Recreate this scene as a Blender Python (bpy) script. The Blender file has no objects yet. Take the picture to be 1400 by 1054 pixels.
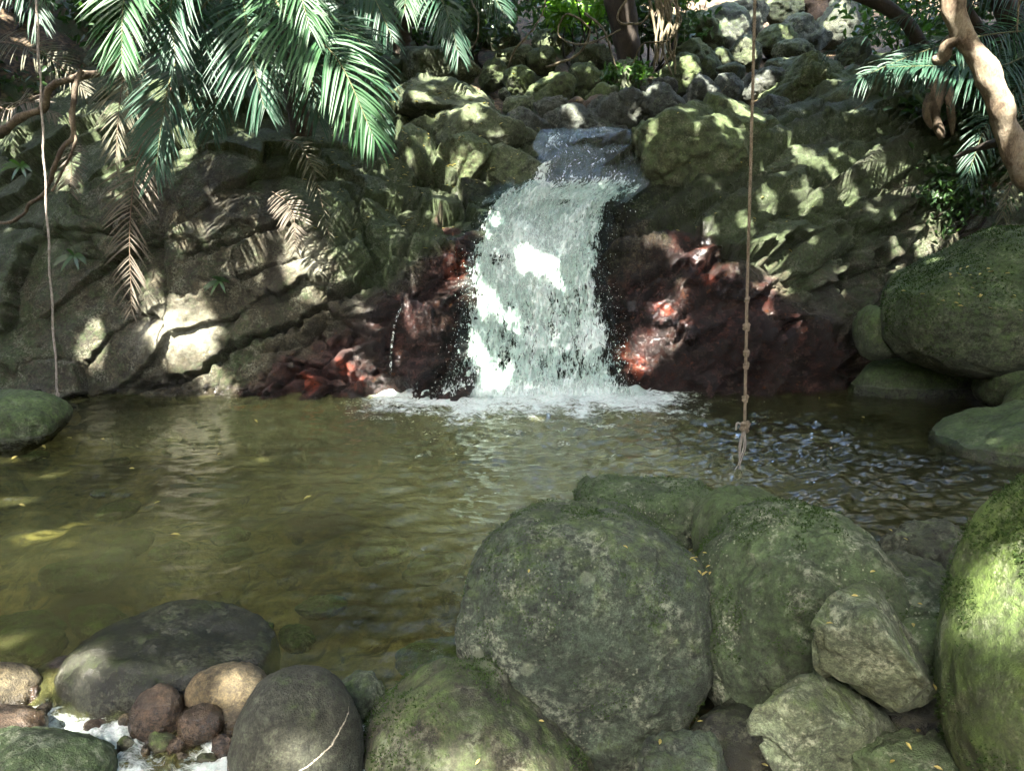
import bpy, bmesh, math, random
import numpy as np
from mathutils import Vector, Matrix

scene = bpy.context.scene
COL = scene.collection
R = math.radians
rng = np.random.default_rng(7)
random.seed(7)

# ------------------------------------------------------------------ camera
F = 1057.0          # focal length in photo pixels (photo 1400 x 1054)
PITCH = R(11.2)
CAMZ = 1.9
cam_data = bpy.data.cameras.new('camera')
cam_data.sensor_width = 36.0
cam_data.lens = F / 1400 * 36.0
cam_data.clip_end = 500
cam_data.clip_start = 0.05
cam = bpy.data.objects.new('camera', cam_data)
COL.objects.link(cam)
cam.location = (0, 0, CAMZ)
cam.rotation_euler = (math.pi / 2 - PITCH, 0, 0)
scene.camera = cam

# ------------------------------------------------------------------ light
SUN = np.array((-0.20, -0.60, 0.775)); SUN /= np.linalg.norm(SUN)
elev = math.asin(SUN[2]); azim = math.atan2(SUN[0], SUN[1])
world = bpy.data.worlds.new('World')
scene.world = world
world.use_nodes = True
wnt = world.node_tree
bg = wnt.nodes['Background']
sky = wnt.nodes.new('ShaderNodeTexSky')
sky.sky_type = 'NISHITA'
sky.sun_disc = False
sky.sun_elevation = elev
sky.sun_rotation = azim
sky.dust_density = 4.0
sky.air_density = 1.0
wnt.links.new(sky.outputs[0], bg.inputs[0])
bg.inputs[1].default_value = 0.15
sun_data = bpy.data.lights.new('sun', 'SUN')
sun_data.energy = 3.0
sun_data.angle = R(0.6)
sun_data.color = (1.0, 0.93, 0.82)
sun = bpy.data.objects.new('sun', sun_data)
COL.objects.link(sun)
sun.rotation_euler = Vector(-SUN).to_track_quat('-Z', 'Y').to_euler()

scene.view_settings.view_transform = 'Standard'
scene.view_settings.look = 'None'
scene.view_settings.exposure = 4.25
scene.view_settings.gamma = 1.0
scene.view_settings.use_curve_mapping = False
scene.cycles.use_denoising = True
scene.cycles.max_bounces = 8
scene.cycles.diffuse_bounces = 3
scene.cycles.glossy_bounces = 3
scene.cycles.transmission_bounces = 4
scene.cycles.transparent_max_bounces = 12
scene.cycles.caustics_reflective = False
scene.cycles.caustics_refractive = False
scene.cycles.sample_clamp_indirect = 4.0

# ------------------------------------------------------------------ pixel <-> place
CP, SP = math.cos(PITCH), math.sin(PITCH)
def raydir(px, py):
    px = np.asarray(px, float); py = np.asarray(py, float)
    xc = (px - 700) / F; yc = (527 - py) / F
    return np.stack(np.broadcast_arrays(xc, CP + yc * SP, -SP + yc * CP), -1)
def P(px, py, Y):
    d = raydir(px, py)
    t = np.asarray(Y, float) / d[..., 1]
    return np.array((0, 0, CAMZ)) + d * t[..., None]
def G(px, py, z=0.0):
    d = raydir(px, py)
    t = (z - CAMZ) / d[..., 2]
    return np.array((0, 0, CAMZ)) + d * t[..., None]

# ------------------------------------------------------------------ noise
def _hash(ix, iy, iz, seed):
    h = (ix.astype(np.int64) * 374761393 + iy.astype(np.int64) * 668265263
         + iz.astype(np.int64) * 2147483647 + seed * 1274126177) & 0xFFFFFFFF
    h = ((h ^ (h >> 13)) * 1274126177) & 0xFFFFFFFF
    h = (h ^ (h >> 16)) & 0xFFFFFFFF
    h = (h * 2246822519) & 0xFFFFFFFF
    return ((h ^ (h >> 15)) & 0xFFFFFF) / float(0xFFFFFF)
def vnoise(p, seed=0):
    """value noise in about -1..1"""
    p = np.asarray(p, float)
    i = np.floor(p); f = p - i
    i = i.astype(np.int64)
    f = f * f * f * (f * (f * 6 - 15) + 10)
    out = 0
    for dx in (0, 1):
        wx = f[..., 0] if dx else 1 - f[..., 0]
        for dy in (0, 1):
            wy = f[..., 1] if dy else 1 - f[..., 1]
            for dz in (0, 1):
                wz = f[..., 2] if dz else 1 - f[..., 2]
                out = out + wx * wy * wz * _hash(i[..., 0] + dx, i[..., 1] + dy, i[..., 2] + dz, seed)
    return out * 2 - 1
def fbm(p, octaves=4, seed=0, gain=0.5, lac=2.03):
    p = np.asarray(p, float); a = 1.0; s = 0; n = 0
    for o in range(octaves):
        s = s + a * vnoise(p, seed + o * 17); n += a
        p = p * lac + 3.7; a *= gain
    return s / n * 1.6
def ridged(p, octaves=4, seed=0):
    p = np.asarray(p, float); a = 1.0; s = 0; n = 0
    for o in range(octaves):
        s = s + a * (1 - np.abs(vnoise(p, seed + o * 13)) * 2); n += a
        p = p * 2.1 + 1.3; a *= 0.5
    return s / n
def worley(p, seed=0):
    p = np.asarray(p, float)
    i = np.floor(p).astype(np.int64)
    f1 = np.full(p.shape[:-1], 9.0); f2 = f1.copy(); cid = np.zeros(p.shape[:-1])
    for dx in (-1, 0, 1):
        for dy in (-1, 0, 1):
            for dz in (-1, 0, 1):
                cx, cy, cz = i[..., 0] + dx, i[..., 1] + dy, i[..., 2] + dz
                qx = cx + _hash(cx, cy, cz, seed); qy = cy + _hash(cx, cy, cz, seed + 1); qz = cz + _hash(cx, cy, cz, seed + 2)
                d = np.sqrt((qx - p[..., 0]) ** 2 + (qy - p[..., 1]) ** 2 + (qz - p[..., 2]) ** 2)
                c = _hash(cx, cy, cz, seed + 3)
                nearer = d < f1
                f2 = np.where(nearer, f1, np.minimum(f2, d))
                cid = np.where(nearer, c, cid)
                f1 = np.where(nearer, d, f1)
    return f1, f2, cid
def facets(p, seed=0, tilt=1.0):
    """broken rock: every cell is a plane of its own tilt; returns offset, distance to the nearest joint, cell id"""
    p = np.asarray(p, float)
    i = np.floor(p).astype(np.int64)
    f1 = np.full(p.shape[:-1], 9.0); f2 = f1.copy(); off = np.zeros(p.shape[:-1]); cid = off.copy()
    for dx in (-1, 0, 1):
        for dy in (-1, 0, 1):
            for dz in (-1, 0, 1):
                c = (i[..., 0] + dx, i[..., 1] + dy, i[..., 2] + dz)
                v = [p[..., k] - c[k] - _hash(*c, seed + k) for k in range(3)]
                d = np.sqrt(v[0] ** 2 + v[1] ** 2 + v[2] ** 2)
                h = _hash(*c, seed + 3)
                o = h - 0.5 + tilt * ((_hash(*c, seed + 4) - .5) * v[0] + (_hash(*c, seed + 5) - .5) * v[1]) * 2
                near = d < f1
                f2 = np.where(near, f1, np.minimum(f2, d)); off = np.where(near, o, off); cid = np.where(near, h, cid); f1 = np.where(near, d, f1)
    return off, f2 - f1, cid
def sstep(a, b, x):
    t = np.clip((np.asarray(x, float) - a) / (b - a), 0, 1)
    return t * t * (3 - 2 * t)

# ------------------------------------------------------------------ mesh helpers
def addmesh(name, verts, faces, mat, parent=None, smooth=True, attrs=None, uv=None):
    verts = np.ascontiguousarray(verts, dtype=np.float32).reshape(-1, 3)
    faces = np.ascontiguousarray(faces, dtype=np.int32)
    k = faces.shape[1]
    me = bpy.data.meshes.new(name)
    me.vertices.add(len(verts)); me.vertices.foreach_set('co', verts.ravel())
    me.loops.add(faces.size); me.loops.foreach_set('vertex_index', faces.ravel())
    me.polygons.add(len(faces))
    me.polygons.foreach_set('loop_start', np.arange(0, faces.size, k, dtype=np.int32))
    try: me.polygons.foreach_set('loop_total', np.full(len(faces), k, dtype=np.int32))
    except Exception: pass
    me.update(calc_edges=True)
    if smooth: me.polygons.foreach_set('use_smooth', np.ones(len(faces), dtype=bool))
    for an, av in (attrs or {}).items():
        a = me.attributes.new(an, 'FLOAT', 'POINT')
        a.data.foreach_set('value', np.ascontiguousarray(av, dtype=np.float32).ravel())
    if uv is not None:
        l = me.uv_layers.new(name='flow')
        l.data.foreach_set('uv', np.ascontiguousarray(np.asarray(uv)[faces.ravel()], dtype=np.float32).ravel())
    me.materials.append(mat)
    me.validate()
    o = bpy.data.objects.new(name, me)
    COL.objects.link(o)
    if parent is not None:
        o.parent = parent
        o.matrix_parent_inverse = Matrix.Translation(parent.location).inverted()
    return o
def recentre(o, c):
    """puts the object's origin at c, the geometry stays where it is"""
    c = Vector(c)
    o.data.transform(Matrix.Translation(-c)); o.location = c
    return o
def tag(o, label=None, cat=None, group=None, kind=None):
    if label: o['label'] = label
    if cat: o['category'] = cat
    if group: o['group'] = group
    if kind: o['kind'] = kind
    return o
def empty(name, loc):
    o = bpy.data.objects.new(name, None)
    o.empty_display_size = 0.2
    COL.objects.link(o); o.location = Vector(loc)
    return o
def gridfaces(nr, nc, flip=False):
    a = np.arange(nr * nc).reshape(nr, nc)
    if flip: a = a[:, ::-1]
    return np.stack((a[:-1, :-1], a[:-1, 1:], a[1:, 1:], a[1:, :-1]), -1).reshape(-1, 4)
def compact(verts, faces, *extra):
    used = np.unique(faces)
    m = np.full(len(verts), -1); m[used] = np.arange(len(used))
    return (verts[used], m[faces]) + tuple(e[used] for e in extra)
class MB:
    """collects tubes and strips of quads for one mesh"""
    def __init__(s): s.v = []; s.f = []; s.n = 0
    def add(s, v, f):
        s.v.append(np.asarray(v, float).reshape(-1, 3)); s.f.append(np.asarray(f) + s.n); s.n += len(s.v[-1])
    def tube(s, pts, rad, sides=8, bump=0.0, seed=0):
        pts = np.asarray(pts, float); n = len(pts); sides += sides % 2
        rad = np.broadcast_to(np.asarray(rad, float), (n,))
        tan = np.gradient(pts, axis=0); tan /= np.linalg.norm(tan, axis=1)[:, None] + 1e-9
        ref = np.array((0.3, 1, 0.1)) if abs(tan[0, 1]) < 0.9 else np.array((1, 0, 0.2))
        u = np.cross(tan, ref); u /= np.linalg.norm(u, axis=1)[:, None]
        w = np.cross(tan, u)
        a = np.linspace(0, 2 * np.pi, sides, endpoint=False)
        ring = np.cos(a)[None, :, None] * u[:, None] + np.sin(a)[None, :, None] * w[:, None]
        v = pts[:, None] + ring * rad[:, None, None]
        if bump:
            v = v + ring * (fbm(v * (0.35 / rad.mean()), 3, seed) * bump * 2 * rad[:, None])[..., None]
        idx = np.arange(n * sides).reshape(n, sides)
        nx = np.roll(idx, -1, 1)
        f = np.stack((idx[:-1], nx[:-1], nx[1:], idx[1:]), -1).reshape(-1, 4)
        v = np.concatenate((v.reshape(-1, 3), pts[:1], pts[-1:]))
        c0, c1 = n * sides, n * sides + 1
        e0 = np.stack((idx[0, 0::2], np.full(sides // 2, c0), np.roll(idx[0], -2)[0::2], nx[0, 0::2]), -1)
        e1 = np.stack((idx[-1, 0::2], nx[-1, 0::2], np.roll(idx[-1], -2)[0::2], np.full(sides // 2, c1)), -1)
        s.add(v, np.concatenate((f, e0, e1)))
    def build(s, name, mat, parent=None, **k):
        return addmesh(name, np.concatenate(s.v), np.concatenate(s.f), mat, parent, **k)
def smooth_path(pts, n=24):
    pts = np.asarray(pts, float)
    if len(pts) == 2: pts = np.array((pts[0], (pts[0] + pts[1]) / 2, pts[1]))
    p = np.concatenate((2 * pts[:1] - pts[1:2], pts, 2 * pts[-1:] - pts[-2:-1]))
    k = len(pts) - 1; out = []
    for t in np.linspace(0, k, n):
        i = min(int(t), k - 1); f = t - i
        a, b, c, d = p[i:i + 4]
        out.append(0.5 * (2 * b + (c - a) * f + (2 * a - 5 * b + 4 * c - d) * f * f + (3 * b - a - 3 * c + d) * f ** 3))
    return np.array(out)

# ------------------------------------------------------------------ material helpers
class NT:
    def __init__(s, name):
        s.mat = bpy.data.materials.new(name); s.mat.use_nodes = True
        s.nt = s.mat.node_tree; s.nt.nodes.clear()
        s.out = s.nt.nodes.new('ShaderNodeOutputMaterial')
    def put(s, sock, v):
        if isinstance(v, bpy.types.NodeSocket): s.nt.links.new(v, sock)
        elif v is not None:
            try: sock.default_value = v
            except Exception: sock.default_value = (*v, 1.0)
    def n(s, typ, props=None, **inp):
        nd = s.nt.nodes.new('ShaderNode' + typ)
        for k, v in (props or {}).items(): setattr(nd, k, v)
        for k, v in inp.items(): s.put(nd.inputs[k.replace('_', ' ')], v)
        return nd
    def pos(s): return s.n('NewGeometry').outputs['Position']
    def noise(s, scale, detail=4, rough=0.55, vec=None, dist=0.0):
        return s.n('TexNoise', Vector=vec if vec is not None else s.pos(), Scale=scale, Detail=detail, Roughness=rough, Distortion=dist).outputs['Fac']
    def voro(s, scale, feature='F1', vec=None, out='Distance', rnd=1.0):
        return s.n('TexVoronoi', {'feature': feature}, Vector=vec if vec is not None else s.pos(), Scale=scale, Randomness=rnd).outputs[out]
    def m(s, op, a, b=0.0, c=None, clamp=False):
        nd = s.nt.nodes.new('ShaderNodeMath'); nd.operation = op; nd.use_clamp = clamp
        s.put(nd.inputs[0], a); s.put(nd.inputs[1], b)
        if c is not None: s.put(nd.inputs[2], c)
        return nd.outputs[0]
    def ss(s, x, a, b):
        nd = s.nt.nodes.new('ShaderNodeMapRange'); nd.interpolation_type = 'SMOOTHSTEP'
        s.put(nd.inputs[0], x); nd.inputs[1].default_value = a; nd.inputs[2].default_value = b
        return nd.outputs[0]
    def mixc(s, f, a, b, blend='MIX'):
        nd = s.nt.nodes.new('ShaderNodeMix'); nd.data_type = 'RGBA'; nd.blend_type = blend
        s.put(nd.inputs[0], f)
        for i, v in ((6, a), (7, b)):
            if isinstance(v, bpy.types.NodeSocket): s.nt.links.new(v, nd.inputs[i])
            else: nd.inputs[i].default_value = (*v[:3], 1.0)
        return nd.outputs[2]
    def mixs(s, f, a, b):
        nd = s.nt.nodes.new('ShaderNodeMixShader'); s.put(nd.inputs[0], f)
        s.nt.links.new(a, nd.inputs[1]); s.nt.links.new(b, nd.inputs[2])
        return nd.outputs[0]
    def attr(s, name): return s.n('Attribute', {'attribute_name': name}).outputs['Fac']
    def sep(s, v):
        nd = s.nt.nodes.new('ShaderNodeSeparateXYZ'); s.nt.links.new(v, nd.inputs[0]); return nd.outputs
    def mapping(s, vec, scale=(1, 1, 1), rot=(0, 0, 0)):
        nd = s.nt.nodes.new('ShaderNodeMapping'); s.nt.links.new(vec, nd.inputs[0])
        nd.inputs['Rotation'].default_value = rot; nd.inputs['Scale'].default_value = scale
        return nd.outputs[0]
    def bump(s, h, strength=0.5, dist=0.02, normal=None):
        nd = s.n('Bump', Height=h, Strength=strength, Distance=dist)
        if normal is not None: s.nt.links.new(normal, nd.inputs['Normal'])
        return nd.outputs[0]
    def bsdf(s, **k):
        nd = s.nt.nodes.new('ShaderNodeBsdfPrincipled')
        for kk, v in k.items(): s.put(nd.inputs[kk.replace('_', ' ')], v)
        return nd
    def done(s, shader):
        s.nt.links.new(shader, s.out.inputs['Surface']); return s.mat

def rock_nodes(t, base, moss_f, red_f, wet_f, lichen=0.4, moss_col=(0.055, 0.085, 0.022), speck=0.5, dark=0.5):
    """shared look of stone: mottled grain, lichen, moss, iron stain, wet film"""
    pos = t.pos()
    big = t.noise(1.3, 5, 0.6, pos); mid = t.noise(5.5, 8, 0.68, pos, 0.6); fine = t.noise(38, 8, 0.72, pos)
    c0 = tuple(x * (1 - 0.55 * dark) for x in base); c1 = tuple(min(1, x * 1.45) for x in base)
    col = t.mixc(t.ss(mid, 0.38, 0.62), c0, c1)
    warm = (base[0] * 1.15, base[1] * 0.98, base[2] * 0.72)
    col = t.mixc(t.m('MULTIPLY', t.ss(big, 0.45, 0.7), 0.6), col, warm)
    grain = t.ss(fine, 0.36, 0.64)
    col = t.mixc(0.8, col, t.mixc(grain, (0.30, 0.30, 0.30), (1.15, 1.15, 1.15)), 'MULTIPLY')
    blot = t.ss(t.noise(15, 7, 0.75, pos, 0.8), 0.40, 0.60)
    col = t.mixc(0.6, col, t.mixc(blot, (0.45, 0.46, 0.44), (1.1, 1.1, 1.1)), 'MULTIPLY')
    g2 = t.ss(t.noise(150, 3, 0.6, pos), 0.38, 0.62)
    col = t.mixc(0.6, col, t.mixc(g2, (0.45, 0.45, 0.45), (1.2, 1.2, 1.2)), 'MULTIPLY')
    # moss
    mn = t.noise(9, 9, 0.72, pos, 0.4)
    mf = t.m('MULTIPLY', t.ss(t.m('ADD', t.m('MULTIPLY', mn, 0.9), moss_f), 0.66, 0.92), 0.9)
    mcol = t.mixc(t.ss(t.noise(30, 6, 0.7, pos), 0.3, 0.7), tuple(x * 0.55 for x in moss_col), tuple(min(1, x * 1.7) for x in moss_col))
    col = t.mixc(mf, col, mcol)
    # pale lichen flecks and round patches
    vd = t.voro(26, 'F1', t.mapping(pos, (1, 1, 1)))
    lf = t.m('MULTIPLY', t.m('MULTIPLY', t.ss(t.noise(4.2, 6, 0.7, pos, 0.8), 0.48, 0.66), t.ss(fine, 0.42, 0.62)), lichen)
    col = t.mixc(lf, col, (0.36, 0.38, 0.29))
    lp = t.m('MULTIPLY', t.m('SUBTRACT', 1.0, t.ss(t.m('ADD', t.voro(5.5, 'F1', pos), t.m('MULTIPLY', t.noise(24, 4, 0.6, pos), 0.25)), 0.24, 0.33)), t.ss(t.noise(1.7, 3, 0.5, pos), 0.52, 0.6))
    col = t.mixc(t.m('MULTIPLY', lp, 0.55 * lichen), col, (0.30, 0.34, 0.24))
    vs = t.n('TexVoronoi', {'feature': 'F1'}, Vector=t.mapping(pos, (1, 1, 1)), Scale=75)
    sv_ = t.sep(vs.outputs['Color'])
    spk = t.m('MULTIPLY', t.m('MULTIPLY', t.ss(sv_[0], 0.80, 0.86), t.m('SUBTRACT', 1.0, t.ss(vs.outputs['Distance'], 0.25, 0.5))), t.ss(t.noise(3.3, 5, 0.65, pos), 0.46, 0.6))
    col = t.mixc(t.m('MULTIPLY', spk, lichen * 0.6), col, (0.38, 0.40, 0.30))
    # dark pits
    pit = t.ss(t.voro(60, 'F1', pos), 0.05, 0.3)
    col = t.mixc(speck, col, t.mixc(pit, (0.45, 0.45, 0.45), (1, 1, 1)), 'MULTIPLY')
    # iron stain
    if red_f is not None:
        rn = t.noise(3.2, 7, 0.7, pos, 0.5)
        rf = t.ss(t.m('ADD', t.m('MULTIPLY', rn, 0.8), red_f), 0.72, 1.05)
        rcol = t.mixc(t.ss(t.noise(7.5, 6, 0.65, pos), 0.36, 0.64), (0.022, 0.0105, 0.012), (0.086, 0.033, 0.027))
        rcol = t.mixc(t.ss(t.noise(13, 4, 0.6, pos), 0.6, 0.72), rcol, (0.17, 0.065, 0.018))
        rcol = t.mixc(0.6, rcol, t.mixc(grain, (0.4, 0.4, 0.4), (1, 1, 1)), 'MULTIPLY')
        rcol = t.mixc(t.m('MULTIPLY', t.ss(red_f, 0.84, 1.12), t.ss(t.noise(9, 5, 0.6, pos), 0.35, 0.6)), rcol, (0.34, 0.075, 0.040))  # vivid red of the sunlit iron spots, sunlight mixed into the colour
        col = t.mixc(t.m('MULTIPLY', rf, 0.92), col, rcol)
    wn = t.ss(t.m('ADD', wet_f, t.m('MULTIPLY', t.m('SUBTRACT', t.noise(6, 6, 0.6, pos), 0.5), 0.5)), 0.25, 0.7)
    col = t.mixc(wn, col, t.mixc(1.0, col, (0.50, 0.48, 0.47), 'MULTIPLY'))
    rough = t.m('SUBTRACT', 0.86, t.m('MULTIPLY', wn, 0.70))
    h = t.m('ADD', t.m('MULTIPLY', mid, 0.9), t.m('MULTIPLY', fine, 0.35))
    h = t.m('ADD', h, t.m('MULTIPLY', pit, 0.10))
    h = t.m('ADD', h, t.m('MULTIPLY', mf, t.m('MULTIPLY', t.noise(70, 4, 0.7, pos), 0.5)))
    h = t.m('ADD', h, t.m('MULTIPLY', g2, 0.10))
    return col, rough, h, mf

def rock_mat(name, base, moss=0.2, lichen=0.4, wetline=-9, wetness=0.0, moss_col=(0.055, 0.085, 0.022), red=None,
             speck=0.5, dark=0.5, bump=0.7, vein=None):
    t = NT(name)
    geo = t.n('NewGeometry')
    nz = t.sep(geo.outputs['Normal'])[2]; z = t.sep(geo.outputs['Position'])[2]
    mf = t.m('ADD', t.m('MULTIPLY', nz, 0.16), moss - 0.08)
    wet = t.m('ADD', t.m('SUBTRACT', 1.0, t.ss(z, wetline, wetline + 0.16)), wetness)
    col, rough, h, _ = rock_nodes(t, base, mf, red, wet, lichen, moss_col, speck, dark)
    run_ = t.ss(t.noise(3.2, 5, 0.6, t.mapping(geo.outputs['Position'], (1, 1, 0.3)), 0.4), 0.36, 0.60)
    col = t.mixc(0.65, col, t.mixc(run_, (0.42, 0.44, 0.40), (1.12, 1.1, 1.05)), 'MULTIPLY')
    if vein is not None:                       # a quartz vein: thin slab through the stone
        (n, d, w) = vein
        dp = t.n('VectorMath', {'operation': 'DOT_PRODUCT'}); t.nt.links.new(geo.outputs['Position'], dp.inputs[0]); dp.inputs[1].default_value = n
        dd = t.m('ABSOLUTE', t.m('ADD', t.m('SUBTRACT', dp.outputs['Value'], d), t.m('MULTIPLY', t.m('SUBTRACT', t.noise(9, 5, 0.6), 0.5), 0.05)))
        vf = t.m('MULTIPLY', t.m('SUBTRACT', 1.0, t.ss(dd, w * 0.3, w)), t.ss(t.noise(22, 3, 0.6), 0.36, 0.5))
        col = t.mixc(vf, col, (0.42, 0.38, 0.30))
    b = t.bsdf(Base_Color=col, Roughness=rough, Normal=t.bump(h, bump, 0.03))
    return t.done(b.outputs[0])

def leaf_mat(name, c0, c1, rough=0.42, trans=0.35, spec=0.5, scale=3.0):
    t = NT(name)
    oi = t.n('NewGeometry').outputs['Random Per Island']
    n = t.noise(scale, 3, 0.5)
    col = t.mixc(t.m('ADD', t.m('MULTIPLY', oi, 0.6), t.m('MULTIPLY', t.m('SUBTRACT', n, 0.3), 0.6), clamp=True), c0, c1)
    b = t.bsdf(Base_Color=col, Roughness=rough, Specular_IOR_Level=spec)
    tr = t.n('BsdfTranslucent', Color=t.mixc(1.0, col, (1.6, 1.9, 0.7), 'MULTIPLY'))
    return t.done(t.mixs(trans, b.outputs[0], tr.outputs[0]))

def bark_mat(name, c0, c1, scale=6.0, lichen=(0.45, 0.40, 0.32), la=0.0, bump=0.6):
    t = NT(name)
    pos = t.pos()
    n = t.noise(scale, 8, 0.7, t.mapping(pos, (1, 1, 0.45)), 0.6)
    col = t.mixc(t.ss(n, 0.40, 0.60), c0, c1)
    col = t.mixc(t.m('MULTIPLY', t.ss(t.noise(scale * 0.7, 5, 0.6, pos), 0.45, 0.6), la), col, lichen)
    fine = t.noise(scale * 9, 6, 0.7, t.mapping(pos, (1, 1, 0.5)))
    col = t.mixc(0.7, col, t.mixc(t.ss(fine, 0.3, 0.7), (0.4, 0.4, 0.4), (1, 1, 1)), 'MULTIPLY')
    b = t.bsdf(Base_Color=col, Roughness=0.85, Normal=t.bump(t.m('ADD', n, t.m('MULTIPLY', fine, 0.4)), bump, 0.02))
    return t.done(b.outputs[0])

# ================================================================== GROUND
def ground_z(x, y):
    zc = np.interp(y, [-60, -30, -8, 0, 2.0, 2.7, 3.4, 5, 7.5, 8.8, 9.6, 10.4, 11.3, 12.5, 15, 18, 20.5, 24, 30, 40, 60, 110],
                   [-6, -3.5, -1.6, -1.1, -0.95, -0.75, -0.5, -0.62, -0.8, -0.8, -0.7, 0.2, 2.35, 3.1, 4.25, 5.45, 6.5, 8.1, 13, 22, 38, 60])
    xc = np.interp(y, [0, 9, 11.5, 15, 20, 24, 40], [0, 0.4, 1.1, 2.8, 6.6, 8.6, 10])
    half = np.interp(y, [0, 8.5, 11, 14], [5.6, 5.4, 1.2, 1.2])
    d = np.maximum(np.abs(x - xc) - half, 0)
    left = x < xc
    s1 = np.where(left, np.interp(y, [0, 9, 11, 20], [0.7, 0.5, 0.12, 0.2]), np.interp(y, [0, 9, 11, 20], [0.6, 0.4, 0.15, 0.25]))
    bank = s1 * np.minimum(d, 6) + 0.75 * np.maximum(d - 6, 0)
    z = zc + np.minimum(bank, 30)
    return z
gy = np.concatenate((np.linspace(-60, -3, 24), np.linspace(-2.7, 0.9, 12), np.linspace(1.0, 9.7, 220), np.linspace(9.8, 30, 160), np.linspace(31, 110, 40)))
gx = np.concatenate((np.linspace(-70, -13, 24), np.linspace(-12.5, -7.5, 20), np.linspace(-7.3, 7.3, 300), np.linspace(7.5, 16, 34), np.linspace(17, 70, 24)))
GX, GY = np.meshgrid(gx, gy)
GZ = ground_z(GX, GY)
gp = np.stack((GX, GY, np.zeros_like(GX)), -1)
inpool = (GY < 9.5) & (GY > 1.2)
GZ = GZ + fbm(gp * 0.6, 5, 3) * 0.22 + np.where(inpool, fbm(gp * 3.1, 4, 9) * 0.05, fbm(gp * 2.2, 4, 9) * 0.12)
GZ = np.where((GY < 3.9) & (GY > 0.5) & (GX > -0.35), np.maximum(GZ, -0.75 + 0.45 * sstep(-0.35, 0.1, GX) * (1 - sstep(2.9, 3.8, GY - 0.25 * GX)) + 0.04 * fbm(gp * 5, 3, 12)), GZ)
# shallows along the left bank and a sandy hump in mid pool
GZ = np.where(inpool, GZ + 0.35 * np.exp(-((GX + 3.2) ** 2 / 1.2 + (GY - 5.7) ** 2 / 0.7)) + 0.3 * np.exp(-((GX + 0.7) ** 2 / 0.9 + (GY - 5.6) ** 2 / 0.5)), GZ)
GZ = np.where(inpool & (GX > -4.4) & (GX < 5) & ((GX < -0.35) | (GY > 3.9)), np.minimum(GZ, -0.16), GZ)

t = NT('forest_floor')
pos = t.pos(); z = t.sep(pos)[2]
n1 = t.noise(1.6, 6, 0.65, pos); n2 = t.noise(14, 8, 0.7, pos)
litter = t.voro(26, 'F1', pos, 'Color')
lit_v = t.sep(litter)[0]
earth = t.mixc(t.ss(n2, 0.3, 0.7), (0.030, 0.022, 0.014), (0.085, 0.062, 0.038))
earth = t.mixc(t.ss(lit_v, 0.55, 0.9), earth, (0.14, 0.095, 0.05))
earth = t.mixc(t.ss(n1, 0.5, 0.66), earth, (0.045, 0.07, 0.022))
under = t.m('SUBTRACT', 1.0, t.ss(z, -0.06, 0.06))
peb = t.noise(4.5, 6, 0.65, pos, 0.8)
sand = t.mixc(t.ss(n2, 0.3, 0.7), (0.100, 0.078, 0.034), (0.22, 0.175, 0.080))
sand = t.mixc(t.ss(peb, 0.5, 0.62), sand, (0.05, 0.04, 0.025))
sand = t.mixc(t.ss(t.noise(1.1, 5, 0.6, pos), 0.48, 0.62), sand, (0.042, 0.034, 0.02))
col = t.mixc(under, earth, sand)
hb = t.m('ADD', n2, t.m('MULTIPLY', lit_v, 0.4))
b = t.bsdf(Base_Color=col, Roughness=0.9, Normal=t.bump(hb, 0.7, 0.04))
M_ground = t.done(b.outputs[0])
ground = addmesh('ground', np.stack((GX, GY, GZ), -1), gridfaces(len(gy), len(gx)), M_ground)
tag(ground, kind='structure')

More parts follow.
